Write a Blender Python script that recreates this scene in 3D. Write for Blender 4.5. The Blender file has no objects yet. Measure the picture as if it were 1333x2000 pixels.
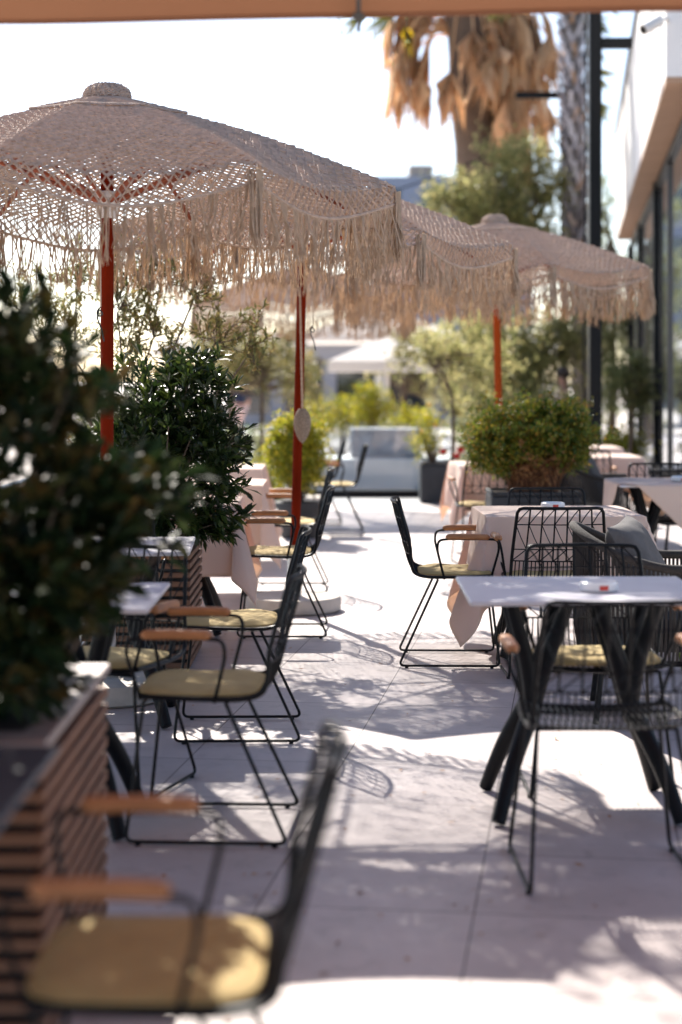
import bpy, math, random
import numpy as np
from mathutils import Vector, Matrix, Euler
random.seed(7); rng = np.random.default_rng(7)
S = bpy.context.scene
COL = S.collection
PI = math.pi
R = math.radians

# ------------------------------------------------------------------ camera
F = 3400.0; HOR = 738.0; HC = 1.468
cam = bpy.data.cameras.new('camera'); co = bpy.data.objects.new('camera', cam); COL.objects.link(co)
co.location = (0, 0, HC); co.rotation_euler = (R(90), 0, 0)
cam.sensor_fit = 'VERTICAL'; cam.sensor_height = 36.0; cam.sensor_width = 24.0
cam.lens = F / 2000 * 36; cam.shift_y = -(1000 - HOR) / 2000.0
cam.clip_start = 0.05; cam.clip_end = 2000
cam.dof.use_dof = True; cam.dof.focus_distance = 8.2; cam.dof.aperture_fstop = 1.5
S.camera = co
# ------------------------------------------------------------------ world, sun, exposure
SUNV = Vector((-0.37, 1.14, 1.0)).normalized()
w = bpy.data.worlds.new('World'); S.world = w; w.use_nodes = True
nt = w.node_tree; nt.nodes.clear()
sky = nt.nodes.new('ShaderNodeTexSky'); sky.sky_type = 'NISHITA'; sky.sun_disc = False
sky.sun_elevation = math.asin(SUNV.z); sky.sun_rotation = math.atan2(SUNV.x, SUNV.y)
sky.air_density = 0.8; sky.dust_density = 0.8; sky.ozone_density = 1.0
bg = nt.nodes.new('ShaderNodeBackground'); bg.inputs['Strength'].default_value = 0.09
wo = nt.nodes.new('ShaderNodeOutputWorld')
nt.links.new(sky.outputs[0], bg.inputs[0]); nt.links.new(bg.outputs[0], wo.inputs[0])
sl = bpy.data.lights.new('sun', 'SUN'); sl.energy = 4.6; sl.angle = R(0.5); sl.color = (1, .94, .85)
so = bpy.data.objects.new('sun', sl); COL.objects.link(so)
so.rotation_euler = SUNV.to_track_quat('Z', 'Y').to_euler(); so.location = SUNV * 40
S.view_settings.view_transform = 'Standard'; S.view_settings.look = 'None'
S.view_settings.gamma = 1; S.view_settings.exposure = 1.40
S.cycles.use_denoising = True
S.cycles.max_bounces = 8; S.cycles.transparent_max_bounces = 16
S.cycles.caustics_reflective = False; S.cycles.caustics_refractive = False
S.cycles.sample_clamp_indirect = 8

# ------------------------------------------------------------------ materials
def mat(name, col, rough=.6, metal=0, var=0, scale=8, bump=0, bscale=60, trans=0, tcol=None, island=None, spec=.5, detail=4, vcol=None, coat=0, stretch=None):
    """procedural material: colour with noise variation, bump, optional translucency or per-leaf colour"""
    m = bpy.data.materials.new(name); m.use_nodes = True
    n = m.node_tree; b = n.nodes['Principled BSDF']; out = n.nodes['Material Output']
    b.inputs['Roughness'].default_value = rough; b.inputs['Metallic'].default_value = metal
    b.inputs['Specular IOR Level'].default_value = spec
    if coat: b.inputs['Coat Weight'].default_value = coat
    c4 = (*col, 1); b.inputs['Base Color'].default_value = c4
    csock = None
    tc = n.nodes.new('ShaderNodeTexCoord')
    vec = tc.outputs['Object']
    if stretch:
        mp = n.nodes.new('ShaderNodeMapping'); mp.inputs['Scale'].default_value = stretch
        n.links.new(vec, mp.inputs[0]); vec = mp.outputs[0]
    if island:
        g = n.nodes.new('ShaderNodeNewGeometry'); rp = n.nodes.new('ShaderNodeValToRGB')
        n.links.new(g.outputs['Random Per Island'], rp.inputs[0])
        el = rp.color_ramp.elements; el[0].color = (*island[0], 1); el[1].color = (*island[-1], 1)
        for i, cc in enumerate(island[1:-1]):
            e = el.new((i + 1) / (len(island) - 1)); e.color = (*cc, 1)
        csock = rp.outputs[0]
    elif var or vcol:
        nz = n.nodes.new('ShaderNodeTexNoise'); nz.inputs['Scale'].default_value = scale; nz.inputs['Detail'].default_value = detail
        n.links.new(vec, nz.inputs['Vector'])
        rp = n.nodes.new('ShaderNodeValToRGB'); n.links.new(nz.outputs[0], rp.inputs[0])
        rp.color_ramp.elements[0].position = .3; rp.color_ramp.elements[1].position = .7
        lo = vcol if vcol else tuple(max(0, c * (1 - var)) for c in col)
        hi = col if vcol else tuple(min(1, c * (1 + var)) for c in col)
        rp.color_ramp.elements[0].color = (*lo, 1); rp.color_ramp.elements[1].color = (*hi, 1)
        csock = rp.outputs[0]
    if csock: n.links.new(csock, b.inputs['Base Color'])
    if bump:
        nb = n.nodes.new('ShaderNodeTexNoise'); nb.inputs['Scale'].default_value = bscale; nb.inputs['Detail'].default_value = 6
        n.links.new(vec, nb.inputs['Vector'])
        bp = n.nodes.new('ShaderNodeBump'); bp.inputs['Strength'].default_value = bump; bp.inputs['Distance'].default_value = .01
        n.links.new(nb.outputs[0], bp.inputs['Height']); n.links.new(bp.outputs[0], b.inputs['Normal'])
    if trans:
        t = n.nodes.new('ShaderNodeBsdfTranslucent'); mx = n.nodes.new('ShaderNodeMixShader')
        mx.inputs[0].default_value = trans
        if tcol: t.inputs[0].default_value = (*tcol, 1)
        elif csock:
            hs = n.nodes.new('ShaderNodeHueSaturation'); hs.inputs['Value'].default_value = 1.5; hs.inputs['Hue'].default_value = .49
            n.links.new(csock, hs.inputs['Color']); n.links.new(hs.outputs[0], t.inputs[0])
        else: t.inputs[0].default_value = c4
        n.links.new(b.outputs[0], mx.inputs[1]); n.links.new(t.outputs[0], mx.inputs[2]); n.links.new(mx.outputs[0], out.inputs[0])
    return m

M = {}
M['yarn'] = mat('yarn', (.60, .465, .375), .9, var=.2, scale=30, bump=.6, bscale=300, trans=.22, tcol=(.80, .55, .34))
M['fringe'] = mat('fringe_yarn', (.52, .41, .31), .9, var=.22, scale=40, bump=.5, bscale=300, trans=.36, tcol=(.86, .66, .46))
M['pole'] = mat('stained_wood', (.15, .0125, .0025), .75, var=.3, scale=3, bump=.15, stretch=(2, 2, .6), spec=.05)
M['pole_far'] = M['pole']
M['rib'] = mat('rib_wood', (.26, .06, .022), .7, var=.25, scale=10)
M['white_plastic'] = mat('white_plastic', (.75, .72, .68), .4, var=.05)
M['black'] = mat('black_metal', (.004, .0045, .006), .42, var=.3, scale=30, spec=.2)
M['blackleg'] = mat('black_cast', (.004, .005, .007), .5, spec=.2, var=.4, scale=12, bump=.1)
M['armwood'] = mat('teak', (.44, .185, .07), .5, var=.22, scale=7, bump=.1, stretch=(2, 14, 14))
M['cushion'] = mat('cushion_fabric', (.47, .345, .145), .85, var=.10, scale=14, bump=.25, bscale=400)
M['darkcushion'] = mat('dark_cushion_fabric', (.03, .03, .032), .9, var=.2, bump=.2, bscale=400)
M['tabletop'] = mat('compact_laminate', (.60, .58, .62), .35, var=.06, scale=5, detail=8)
M['cloth'] = mat('tablecloth_fabric', (.84, .74, .67), .85, var=.03, scale=3, bump=.12, bscale=500, trans=.42, tcol=(.97, .72, .54))
M['yellowcloth'] = mat('yellow_cloth', (.78, .50, .16), .85, var=.04, trans=.4, tcol=(.95, .52, .12))
M['white_glaze'] = mat('white_glaze', (.8, .8, .8), .15)
M['redpaint'] = mat('red_print', (.6, .04, .02), .4)
M['slat'] = mat('slat_wood', (.19, .090, .048), .65, var=.3, scale=5, bump=.2, stretch=(.8, .8, 20))
M['slatback'] = mat('dark_backing', (.03, .02, .018), .8)
M['ledge'] = mat('ledge_wood', (.33, .27, .25), .5, var=.12, scale=5)
M['soil'] = mat('soil', (.05, .035, .025), 1, var=.4, scale=40, bump=1, bscale=80)
M['darkpot'] = mat('dark_pot', (.028, .030, .034), .6, var=.2, scale=10, bump=.1)
M['concrete'] = mat('concrete', (.52, .47, .42), .85, var=.12, scale=12, bump=.4, bscale=120)
M['rope'] = mat('grey_rope', (.042, .036, .033), .9, var=.25, scale=60, bump=.5, bscale=300)
M['pillow'] = mat('pillow_fabric', (.105, .098, .096), .9, var=.1, scale=60, bump=.3, bscale=400)
M['awning'] = mat('awning_fabric', (.30, .14, .078), .85, var=.04, scale=3, bump=.1, bscale=500, trans=.10, tcol=(.4, .19, .10))
M['greymetal'] = mat('grey_metal', (.12, .12, .12), .4, metal=.6, var=.1)
M['steel'] = mat('steel', (.45, .46, .48), .3, metal=.9, var=.1)
M['bark'] = mat('bark', (.13, .095, .07), .95, var=.4, scale=20, bump=1, bscale=40)
M['leaf_dark'] = mat('leaf_pittosporum', (.05, .08, .03), .32, island=[(.010, .022, .007), (.018, .036, .009), (.03, .055, .012), (.08, .11, .02)], trans=.22, spec=.5)
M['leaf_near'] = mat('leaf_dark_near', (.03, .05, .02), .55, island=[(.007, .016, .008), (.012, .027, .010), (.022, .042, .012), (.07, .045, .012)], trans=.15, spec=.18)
M['leaf_olive'] = mat('leaf_olive', (.1, .12, .05), .45, island=[(.09, .11, .04), (.16, .17, .06), (.26, .24, .08), (.28, .18, .07)], trans=.4)
M['leaf_yellow'] = mat('leaf_yellowgreen', (.2, .24, .02), .5, island=[(.09, .13, .012), (.20, .24, .015), (.38, .35, .02), (.46, .36, .03)], trans=.4)
M['leaf_box'] = mat('leaf_box', (.06, .1, .02), .4, island=[(.03, .07, .012), (.06, .12, .015), (.14, .19, .02), (.30, .28, .03), (.36, .18, .03)], trans=.4)
M['leaf_brown'] = mat('leaf_dry_brown', (.3, .15, .06), .6, island=[(.16, .07, .03), (.34, .16, .06), (.42, .24, .09)], trans=.35)
M['leaf_bg'] = mat('leaf_background', (.1, .13, .04), .5, island=[(.12, .15, .06), (.24, .26, .10), (.42, .40, .17), (.50, .42, .20)], trans=.5)  # leaf colours paled and yellowed to stand in for distance haze
M['leaf_bg_dark'] = mat('leaf_background_dark', (.05, .08, .03), .5, island=[(.06, .09, .035), (.15, .18, .07), (.30, .30, .12)], trans=.45)  # darker leaf tones, also lightened in place of haze
M['twig_brown'] = mat('twig_brown', (.20, .09, .045), .9, var=.3, scale=30)
M['frond_dead'] = mat('dead_frond', (.4, .2, .08), .8, island=[(.36, .23, .13), (.66, .48, .29), (.84, .70, .50), (.70, .45, .21)], trans=.5)
M['frond_green'] = mat('green_frond', (.1, .15, .03), .6, island=[(.07, .12, .02), (.16, .18, .04), (.26, .22, .05)], trans=.35)
M['frond_yellow'] = mat('yellow_frond', (.7, .5, .02), .6, trans=.5, var=.1)
M['palmbark'] = mat('palm_bark', (.17, .12, .09), .95, var=.35, scale=14, bump=1, bscale=30, stretch=(1, 1, 5))
M['palmtrunk'] = mat('palm_trunk', (.22, .18, .155), .9, var=.2, scale=10, bump=.8, bscale=20, stretch=(.3, .3, 8))
M['boot'] = mat('palm_boot', (.3, .26, .24), .8, island=[(.12, .10, .10), (.36, .33, .36), (.58, .55, .59), (.42, .24, .13)])
M['whitewall'] = mat('white_cladding', (.84, .82, .80), .7, var=.03, scale=2, bump=.05)
M['cream'] = mat('cream_stone', (.43, .34, .27), .7, var=.07, scale=3, stretch=(1, 1, 6))
M['soffit'] = mat('soffit_board', (.40, .25, .16), .7, var=.08, scale=2)
M['glass_dark'] = mat('window_glass', (.03, .035, .04), .03, spec=1.0)
M['bluewall'] = mat('blue_grey_render', (.20, .24, .33), .8, var=.05)
M['interior'] = mat('interior', (.06, .055, .05), .8)
M['whitefab'] = mat('white_parasol_fabric', (.82, .78, .74), .85, trans=.3)
M['hook'] = mat('iron_hook', (.03, .03, .03), .4, metal=.5)
M['cord'] = mat('beige_cord', (.6, .46, .34), .9, bump=.5, bscale=300)
M['petal'] = mat('red_petal', (.6, .02, .015), .6, trans=.3)
M['fruit'] = mat('lemon_skin', (.75, .42, .03), .5)
M['lawn'] = mat('lawn_soil', (.10, .13, .03), 1, var=.4, scale=30, bump=1)
M['grass'] = mat('grass_blade', (.16, .22, .04), .6, island=[(.10, .16, .02), (.22, .26, .04), (.35, .33, .08)], trans=.3)
M['skin'] = mat('skin', (.50, .28, .20), .6)
M['navy'] = mat('navy_cloth', (.02, .03, .07), .9)
M['hair'] = mat('dark_hair', (.03, .02, .015), .7)
M['palecloth'] = mat('pale_cloth', (.65, .5, .48), .9)
M['pinkcloth'] = mat('pink_cloth', (.6, .25, .27), .9)

def glass(name, col=(.9, .95, .97), fac=.14):
    m = bpy.data.materials.new(name); m.use_nodes = True; n = m.node_tree; n.nodes.clear()
    o = n.nodes.new('ShaderNodeOutputMaterial'); t = n.nodes.new('ShaderNodeBsdfTransparent'); t.inputs[0].default_value = (*col, 1)
    g = n.nodes.new('ShaderNodeBsdfGlossy'); g.inputs['Roughness'].default_value = .03
    mx = n.nodes.new('ShaderNodeMixShader'); mx.inputs[0].default_value = fac
    n.links.new(t.outputs[0], mx.inputs[1]); n.links.new(g.outputs[0], mx.inputs[2]); n.links.new(mx.outputs[0], o.inputs[0])
    return m
M['clearglass'] = glass('clear_glass', fac=.06)
def winglass():
    m = bpy.data.materials.new('reflective_pane'); m.use_nodes = True; n = m.node_tree; n.nodes.clear()
    o = n.nodes.new('ShaderNodeOutputMaterial'); d = n.nodes.new('ShaderNodeBsdfPrincipled'); d.inputs['Base Color'].default_value = (.16, .15, .15, 1)
    d.inputs['Roughness'].default_value = .25
    g = n.nodes.new('ShaderNodeBsdfGlossy'); g.inputs['Roughness'].default_value = .02; g.inputs[0].default_value = (.8, .85, .9, 1)
    mx = n.nodes.new('ShaderNodeMixShader'); mx.inputs[0].default_value = .88
    n.links.new(d.outputs[0], mx.inputs[1]); n.links.new(g.outputs[0], mx.inputs[2]); n.links.new(mx.outputs[0], o.inputs[0])
    return m
M['pane'] = winglass()

def tile_mat():
    m = bpy.data.materials.new('porcelain_tiles'); m.use_nodes = True; n = m.node_tree; b = n.nodes['Principled BSDF']
    tc = n.nodes.new('ShaderNodeTexCoord'); mp = n.nodes.new('ShaderNodeMapping')
    mp.inputs['Rotation'].default_value = (0, 0, math.atan(.1335)); mp.inputs['Location'].default_value = (.27, .02, 0)
    n.links.new(tc.outputs['Object'], mp.inputs[0])
    br = n.nodes.new('ShaderNodeTexBrick'); br.offset = 0; br.squash = 1
    br.inputs['Color1'].default_value = (.52, .45, .435, 1); br.inputs['Color2'].default_value = (.45, .39, .38, 1)
    br.inputs['Mortar'].default_value = (.12, .09, .085, 1); br.inputs['Scale'].default_value = 1
    br.inputs['Mortar Size'].default_value = .0030; br.inputs['Mortar Smooth'].default_value = .2
    br.inputs['Brick Width'].default_value = .6; br.inputs['Row Height'].default_value = .6; br.inputs['Bias'].default_value = 0
    n.links.new(mp.outputs[0], br.inputs['Vector'])
    nz = n.nodes.new('ShaderNodeTexNoise'); nz.inputs['Scale'].default_value = 2.2; nz.inputs['Detail'].default_value = 10; nz.inputs['Roughness'].default_value = .7
    n.links.new(tc.outputs['Object'], nz.inputs['Vector'])
    mr = n.nodes.new('ShaderNodeMapRange'); mr.inputs[1].default_value = .3; mr.inputs[2].default_value = .7; mr.inputs[3].default_value = .80; mr.inputs[4].default_value = 1.12
    n.links.new(nz.outputs[0], mr.inputs[0])
    n2 = n.nodes.new('ShaderNodeTexNoise'); n2.inputs['Scale'].default_value = 140; n2.inputs['Detail'].default_value = 3
    n.links.new(tc.outputs['Object'], n2.inputs['Vector'])
    m2 = n.nodes.new('ShaderNodeMapRange'); m2.inputs[1].default_value = .3; m2.inputs[2].default_value = .7; m2.inputs[3].default_value = .92; m2.inputs[4].default_value = 1.06
    n.links.new(n2.outputs[0], m2.inputs[0])
    mu = n.nodes.new('ShaderNodeMath'); mu.operation = 'MULTIPLY'; n.links.new(mr.outputs[0], mu.inputs[0]); n.links.new(m2.outputs[0], mu.inputs[1])
    n3 = n.nodes.new('ShaderNodeTexNoise'); n3.inputs['Scale'].default_value = 9; n3.inputs['Detail'].default_value = 8; n3.inputs['Distortion'].default_value = 1.2
    n.links.new(tc.outputs['Object'], n3.inputs['Vector'])
    m3 = n.nodes.new('ShaderNodeMapRange'); m3.inputs[1].default_value = .55; m3.inputs[2].default_value = .75; m3.inputs[3].default_value = 1; m3.inputs[4].default_value = .80
    n.links.new(n3.outputs[0], m3.inputs[0]); mu0 = mu; mu = n.nodes.new('ShaderNodeMath'); mu.operation = 'MULTIPLY'; n.links.new(mu0.outputs[0], mu.inputs[0]); n.links.new(m3.outputs[0], mu.inputs[1])
    # scattered small dirt specks
    vo = n.nodes.new('ShaderNodeTexVoronoi'); vo.inputs['Scale'].default_value = 5
    n.links.new(tc.outputs['Object'], vo.inputs['Vector'])
    gt = n.nodes.new('ShaderNodeMapRange'); gt.inputs[1].default_value = .015; gt.inputs[2].default_value = .035; gt.inputs[3].default_value = .55; gt.inputs[4].default_value = 1
    n.links.new(vo.outputs['Distance'], gt.inputs[0])
    mu2 = n.nodes.new('ShaderNodeMath'); mu2.operation = 'MULTIPLY'; n.links.new(mu.outputs[0], mu2.inputs[0]); n.links.new(gt.outputs[0], mu2.inputs[1])
    mx = n.nodes.new('ShaderNodeVectorMath'); mx.operation = 'SCALE'
    n.links.new(br.outputs['Color'], mx.inputs[0]); n.links.new(mu2.outputs[0], mx.inputs['Scale'])
    n.links.new(mx.outputs[0], b.inputs['Base Color'])
    rr = n.nodes.new('ShaderNodeMapRange'); rr.inputs[3].default_value = .38; rr.inputs[4].default_value = .62
    n.links.new(nz.outputs[0], rr.inputs[0]); n.links.new(rr.outputs[0], b.inputs['Roughness'])
    bp = n.nodes.new('ShaderNodeBump'); bp.inputs['Strength'].default_value = .12; bp.inputs['Distance'].default_value = .004
    n.links.new(n2.outputs[0], bp.inputs['Height']); n.links.new(bp.outputs[0], b.inputs['Normal'])
    return m
M['tiles'] = tile_mat()
M['sand'] = mat('pale_paving', (.56, .50, .45), .9, var=.12, scale=.6)
M['path'] = mat('pale_stone_paving', (.50, .47, .45), .85, var=.1, scale=1.5)

# ------------------------------------------------------------------ mesh building
class MB:
    def __init__(s): s.v = []; s.f = []; s.n = 0
    def add(s, v, f):
        v = np.asarray(v, float).reshape(-1, 3); s.v.append(v)
        s.f.extend([tuple(int(i) + s.n for i in q) for q in f]); s.n += len(v); return s
    def addnp(s, v, f):
        v = np.asarray(v, float).reshape(-1, 3); s.v.append(v)
        s.f.extend((np.asarray(f) + s.n).tolist()); s.n += len(v); return s
    def box(s, c, d, rz=0, bev=0, mtx=None):
        x, y, z = d[0] / 2, d[1] / 2, d[2] / 2
        if bev:
            b = min(bev, x * .9, y * .9, z * .9); pts = []
            for sz in (-1, 1):
                for zz, ins in (((z - b), 0), (z, b)) if sz > 0 else ((z, b), ((z - b), 0)):
                    for (sx, sy, px, py) in ((-1, -1, 0, b), (-1, -1, b, 0), (1, -1, b, 0), (1, -1, 0, b), (1, 1, 0, b), (1, 1, b, 0), (-1, 1, b, 0), (-1, 1, 0, b)):
                        pts.append((sx * (x - max(px, ins if px == 0 else px + ins * .4)), sy * (y - max(py, ins if py == 0 else py + ins * .4)), sz * zz))
            f = []
            for k in range(3):
                for j in range(8):
                    a = k * 8 + j; bb = k * 8 + (j + 1) % 8
                    f.append((a, bb, bb + 8, a + 8))
            f.append(tuple(range(7, -1, -1))); f.append(tuple(range(24, 32)))
            pts = np.array(pts)
        else:
            pts = np.array([(sx * x, sy * y, sz * z) for sz in (-1, 1) for sy in (-1, 1) for sx in (-1, 1)])
            f = [(0, 2, 3, 1), (4, 5, 7, 6), (0, 1, 5, 4), (2, 6, 7, 3), (0, 4, 6, 2), (1, 3, 7, 5)]
        if mtx is not None: pts = np.array([mtx @ Vector(p) for p in pts])
        elif rz:
            c_, s_ = math.cos(rz), math.sin(rz); pts = np.stack([pts[:, 0] * c_ - pts[:, 1] * s_, pts[:, 0] * s_ + pts[:, 1] * c_, pts[:, 2]], 1)
        return s.add(pts + np.array(c), f)
    def tube(s, pts, r, sides=8, cap=True, closed=False):
        P = np.asarray(pts, float); n = len(P)
        rr = np.full(n, r) if np.isscalar(r) else np.asarray(r, float)
        T = np.zeros_like(P)
        if closed: T = np.roll(P, -1, 0) - np.roll(P, 1, 0)
        else:
            T[1:-1] = P[2:] - P[:-2]; T[0] = P[1] - P[0]; T[-1] = P[-1] - P[-2]
        T /= np.maximum(np.linalg.norm(T, axis=1, keepdims=True), 1e-9)
        up = np.array([0, 0, 1.]) if abs(T[0][2]) < .9 else np.array([1., 0, 0])
        N = up - T[0] * up.dot(T[0]); N /= np.linalg.norm(N)
        V = []
        for i in range(n):
            N = N - T[i] * N.dot(T[i]); N /= max(np.linalg.norm(N), 1e-9); B = np.cross(T[i], N)
            for k in range(sides):
                a = 2 * PI * k / sides; V.append(P[i] + rr[i] * (math.cos(a) * N + math.sin(a) * B))
        f = []
        for i in range(n if closed else n - 1):
            i2 = (i + 1) % n
            for k in range(sides):
                k2 = (k + 1) % sides; f.append((i * sides + k, i * sides + k2, i2 * sides + k2, i2 * sides + k))
        if cap and not closed:
            f.append(tuple(range(sides - 1, -1, -1))); f.append(tuple((n - 1) * sides + k for k in range(sides)))
        return s.add(V, f)
    def lathe(s, c, prof, sides=24, cap=True):
        V = []; n = len(prof)
        for (r_, z_) in prof:
            for k in range(sides):
                a = 2 * PI * k / sides; V.append((c[0] + r_ * math.cos(a), c[1] + r_ * math.sin(a), c[2] + z_))
        f = [(i * sides + k, i * sides + (k + 1) % sides, (i + 1) * sides + (k + 1) % sides, (i + 1) * sides + k) for i in range(n - 1) for k in range(sides)]
        if cap: f.append(tuple(range(sides - 1, -1, -1))); f.append(tuple((n - 1) * sides + k for k in range(sides)))
        return s.add(V, f)
    def blob(s, c, rad, seg=12, rings=8):
        V = []; 
        for i in range(rings + 1):
            ph = PI * i / rings
            for k in range(seg):
                a = 2 * PI * k / seg; V.append((c[0] + rad[0] * math.sin(ph) * math.cos(a), c[1] + rad[1] * math.sin(ph) * math.sin(a), c[2] - rad[2] * math.cos(ph)))
        return s.add(V, [(i * seg + k, i * seg + (k + 1) % seg, (i + 1) * seg + (k + 1) % seg, (i + 1) * seg + k) for i in range(rings) for k in range(seg)])
    def grid(s, fn, nu, nv, wrap=False):
        V = [fn(i / nu, j / nv) for i in range(nu + 1) for j in range(nv + 1)]
        return s.add(V, [(i * (nv + 1) + j, (i + 1) * (nv + 1) + j, (i + 1) * (nv + 1) + j + 1, i * (nv + 1) + j + 1) for i in range(nu) for j in range(nv)])
    def prism(s, pts, z0, z1):
        n = len(pts); V = [(x, y, z0) for x, y in pts] + [(x, y, z1) for x, y in pts]
        return s.add(V, [tuple(range(n - 1, -1, -1)), tuple(range(n, 2 * n))] + [(i, (i + 1) % n, n + (i + 1) % n, n + i) for i in range(n)])
    def build(s, name, m, parent=None, smooth=True):
        me = bpy.data.meshes.new(name); me.from_pydata(np.concatenate(s.v).tolist(), [], s.f); me.update()
        me.materials.append(m)
        if smooth:
            me.polygons.foreach_set('use_smooth', [True] * len(me.polygons))
            try: me.set_sharp_from_angle(angle=R(42))
            except Exception: pass
        o = bpy.data.objects.new(name, me); COL.objects.link(o)
        if parent: o.parent = parent
        return o

def tag(o, label, cat, group=None):
    o['label'] = label; o['category'] = cat
    if group: o['group'] = group
    return o
def struct(o): o['kind'] = 'structure'; return o
def thing(name, label, cat, loc=(0, 0, 0), rz=0, group=None):
    o = bpy.data.objects.new(name, None); COL.objects.link(o); o.empty_display_size = .1
    o.location = loc; o.rotation_euler = (0, 0, rz); return tag(o, label, cat, group)
def copy_tree(o, parent=None, skip=()):
    c = o.copy(); COL.objects.link(c); c.parent = parent
    for ch in list(o.children):
        if ch.name.split('.')[0] in skip: continue
        copy_tree(ch, c, skip)
    return c
def dup(o, label, loc, rz=0, group=None, skip=()):
    c = copy_tree(o, None, skip); c.location = loc; c.rotation_euler = (0, 0, rz); c['label'] = label
    if group: c['group'] = group
    return c
def pt(px, py, Y):   # a photo pixel at a given depth, as world metres
    return np.array([(px - 666.5) * Y / F, Y, HC - (py - HOR) * Y / F])
def BL(lat, Y, z=0): return (lat + .1335 * Y, Y, z)      # building axis: runs off to the right
def smooth_path(ctrl, n=8):
    P = np.array(ctrl, float); out = []
    for i in range(len(P) - 1):
        p0 = P[max(i - 1, 0)]; p1 = P[i]; p2 = P[i + 1]; p3 = P[min(i + 2, len(P) - 1)]
        for k in range(n):
            t = k / n; out.append(.5 * ((2 * p1) + (-p0 + p2) * t + (2 * p0 - 5 * p1 + 4 * p2 - p3) * t * t + (-p0 + 3 * p1 - 3 * p2 + p3) * t ** 3))
    out.append(P[-1]); return np.array(out)
def fillet(ctrl, rad=.03, n=5):
    P = [np.array(p, float) for p in ctrl]; out = [P[0]]
    for i in range(1, len(P) - 1):
        a = P[i - 1] - P[i]; b = P[i + 1] - P[i]; la, lb = np.linalg.norm(a), np.linalg.norm(b)
        r_ = min(rad, la * .45, lb * .45); A = P[i] + a / la * r_; B = P[i] + b / lb * r_
        for k in range(n + 1):
            t = k / n; out.append((1 - t) ** 2 * A + 2 * t * (1 - t) * P[i] + t * t * B)
    out.append(P[-1]); return np.array(out)
def norm(a): return a / np.maximum(np.linalg.norm(a, axis=-1, keepdims=True), 1e-9)
def leaves(mb, P, D, L, W, fold=.2, wide=.55, droop=.15, up=None):
    n = len(P); D = norm(D)
    U = rng.normal(size=(n, 3)) * .45 + (np.array([0, 0, 1.]) if up is None else up)
    Sd = norm(np.cross(D, U)); Nn = np.cross(Sd, D)
    L = np.broadcast_to(L, n)[:, None]; W = np.broadcast_to(W, n)[:, None]
    mid = P + D * L * wide - Nn * W * fold; tip = P + D * L + np.array([0, 0, -1.]) * L * droop
    l = P + D * L * wide + Sd * W * .5; r = P + D * L * wide - Sd * W * .5
    V = np.stack([P, l, mid, tip, r], 1).reshape(-1, 3)
    b = (np.arange(n) * 5)[:, None]
    f = np.concatenate([b + np.array([[0, 1, 2]]), b + np.array([[1, 3, 2]]), b + np.array([[2, 3, 4]]), b + np.array([[0, 2, 4]])])
    mb.addnp(V, f); return mb
def ell_pts(n, c, r, shell=.6, lumps=None):
    d = norm(rng.normal(size=(n, 3))); rad = shell + (1 - shell) * rng.random((n, 1)) ** .6
    if shell < .5: rad = rng.random((n, 1)) ** .4
    lump = 1 + .16 * np.sin(d[:, :1] * 7 + c[0] * 9) * np.cos(d[:, 1:2] * 6 + 1) + .12 * np.sin(d[:, 2:] * 9 + 2)
    return np.array(c) + d * rad * lump * np.array(r), d

# ================================================================== SETTING
o = struct(MB().prism([(-300, -20), (300, -20), (300, 600), (-300, 600)], -.50, -.16).build('ground', M['sand'], smooth=False))
terr = [(-1.62, -3), BL(1.34, -3)[:2], BL(1.34, 42)[:2], (-1.62 + .2, 42)]
terr = [(-1.75, -3), (2.2, -3), BL(1.4, 6)[:2], BL(1.4, 44)[:2], (-1.75, 44)]
struct(MB().prism(terr, -.155, 0).build('terrace_floor', M['tiles'], smooth=False))
lw = [BL(.53, 8.1)[:2], BL(1.25, 8.1)[:2], BL(1.25, 11.3)[:2], BL(.60, 11.3)[:2]]
struct(MB().prism(lw, 0.001, .012).build('lawn_soil', M['lawn'], smooth=False))
n = 5200
gy = rng.uniform(8.12, 11.28, n); gl = rng.uniform(.55, 1.24, n)
gp = np.stack([gl + .1335 * gy, gy, np.full(n, .012)], 1)
g = MB(); leaves(g, gp, np.stack([rng.normal(0, .35, n), rng.normal(0, .35, n), np.ones(n)], 1), rng.uniform(.03, .06, n), .006, droop=0)
gr = g.build('grass', M['grass']); gr['kind'] = 'stuff'

# ---- building on the right
bld = thing('restaurant_building', 'modern restaurant building with white overhanging fascia, tan soffit and black framed glass wall', 'building', BL(1.3, 20))
inv = Matrix.Translation(bld.location).inverted()
def bp_(mb, name, m, parent=bld, smooth=False):
    off = np.array(bld.location); mb.v = [v - off for v in mb.v]; return mb.build(name, m, parent, smooth)
fx0, fx1 = .94, 6.0
def slab(l0, l1, y0, y1, z0, z1): return MB().prism([BL(l0, y0)[:2], BL(l1, y0)[:2], BL(l1, y1)[:2], BL(l0, y1)[:2]], z0, z1)
bp_(slab(fx0, fx0 + .3, 17.7, 38, 4.53, 6.75), 'fascia', M['whitewall'])
e = slab(fx0 + .303, fx1, 17.7, 18.0, 4.53, 6.75); bp_(e, 'end_wall', M['cream'])
for zz in (5.0, 5.5, 6.0, 6.4):
    pass
sf = slab(fx0 + .004, fx1, 17.71, 37.99, 4.47, 4.526); bp_(sf, 'soffit', M['soffit'])
bp_(slab(fx0 - .05, fx1, 17.62, 38.08, 6.753, 6.81), 'roof_edge', M['greymetal'])
for k, yy in enumerate((20.6, 24, 27.5, 31, 34.5)):
    bp_(slab(fx0 - .006, fx0 - .001, yy, yy + .03, 4.56, 6.74), 'panel_joint', M['greymetal'])
bp_(slab(fx0 - .008, fx0 - .001, 20.6, 20.68, 4.6, 6.74), 'shadow_stripe', M['greymetal'])  # thin dark strip that paints the vertical shadow on the fascia
ends = [17.9, 26.8, 33.5, 39.5]
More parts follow.
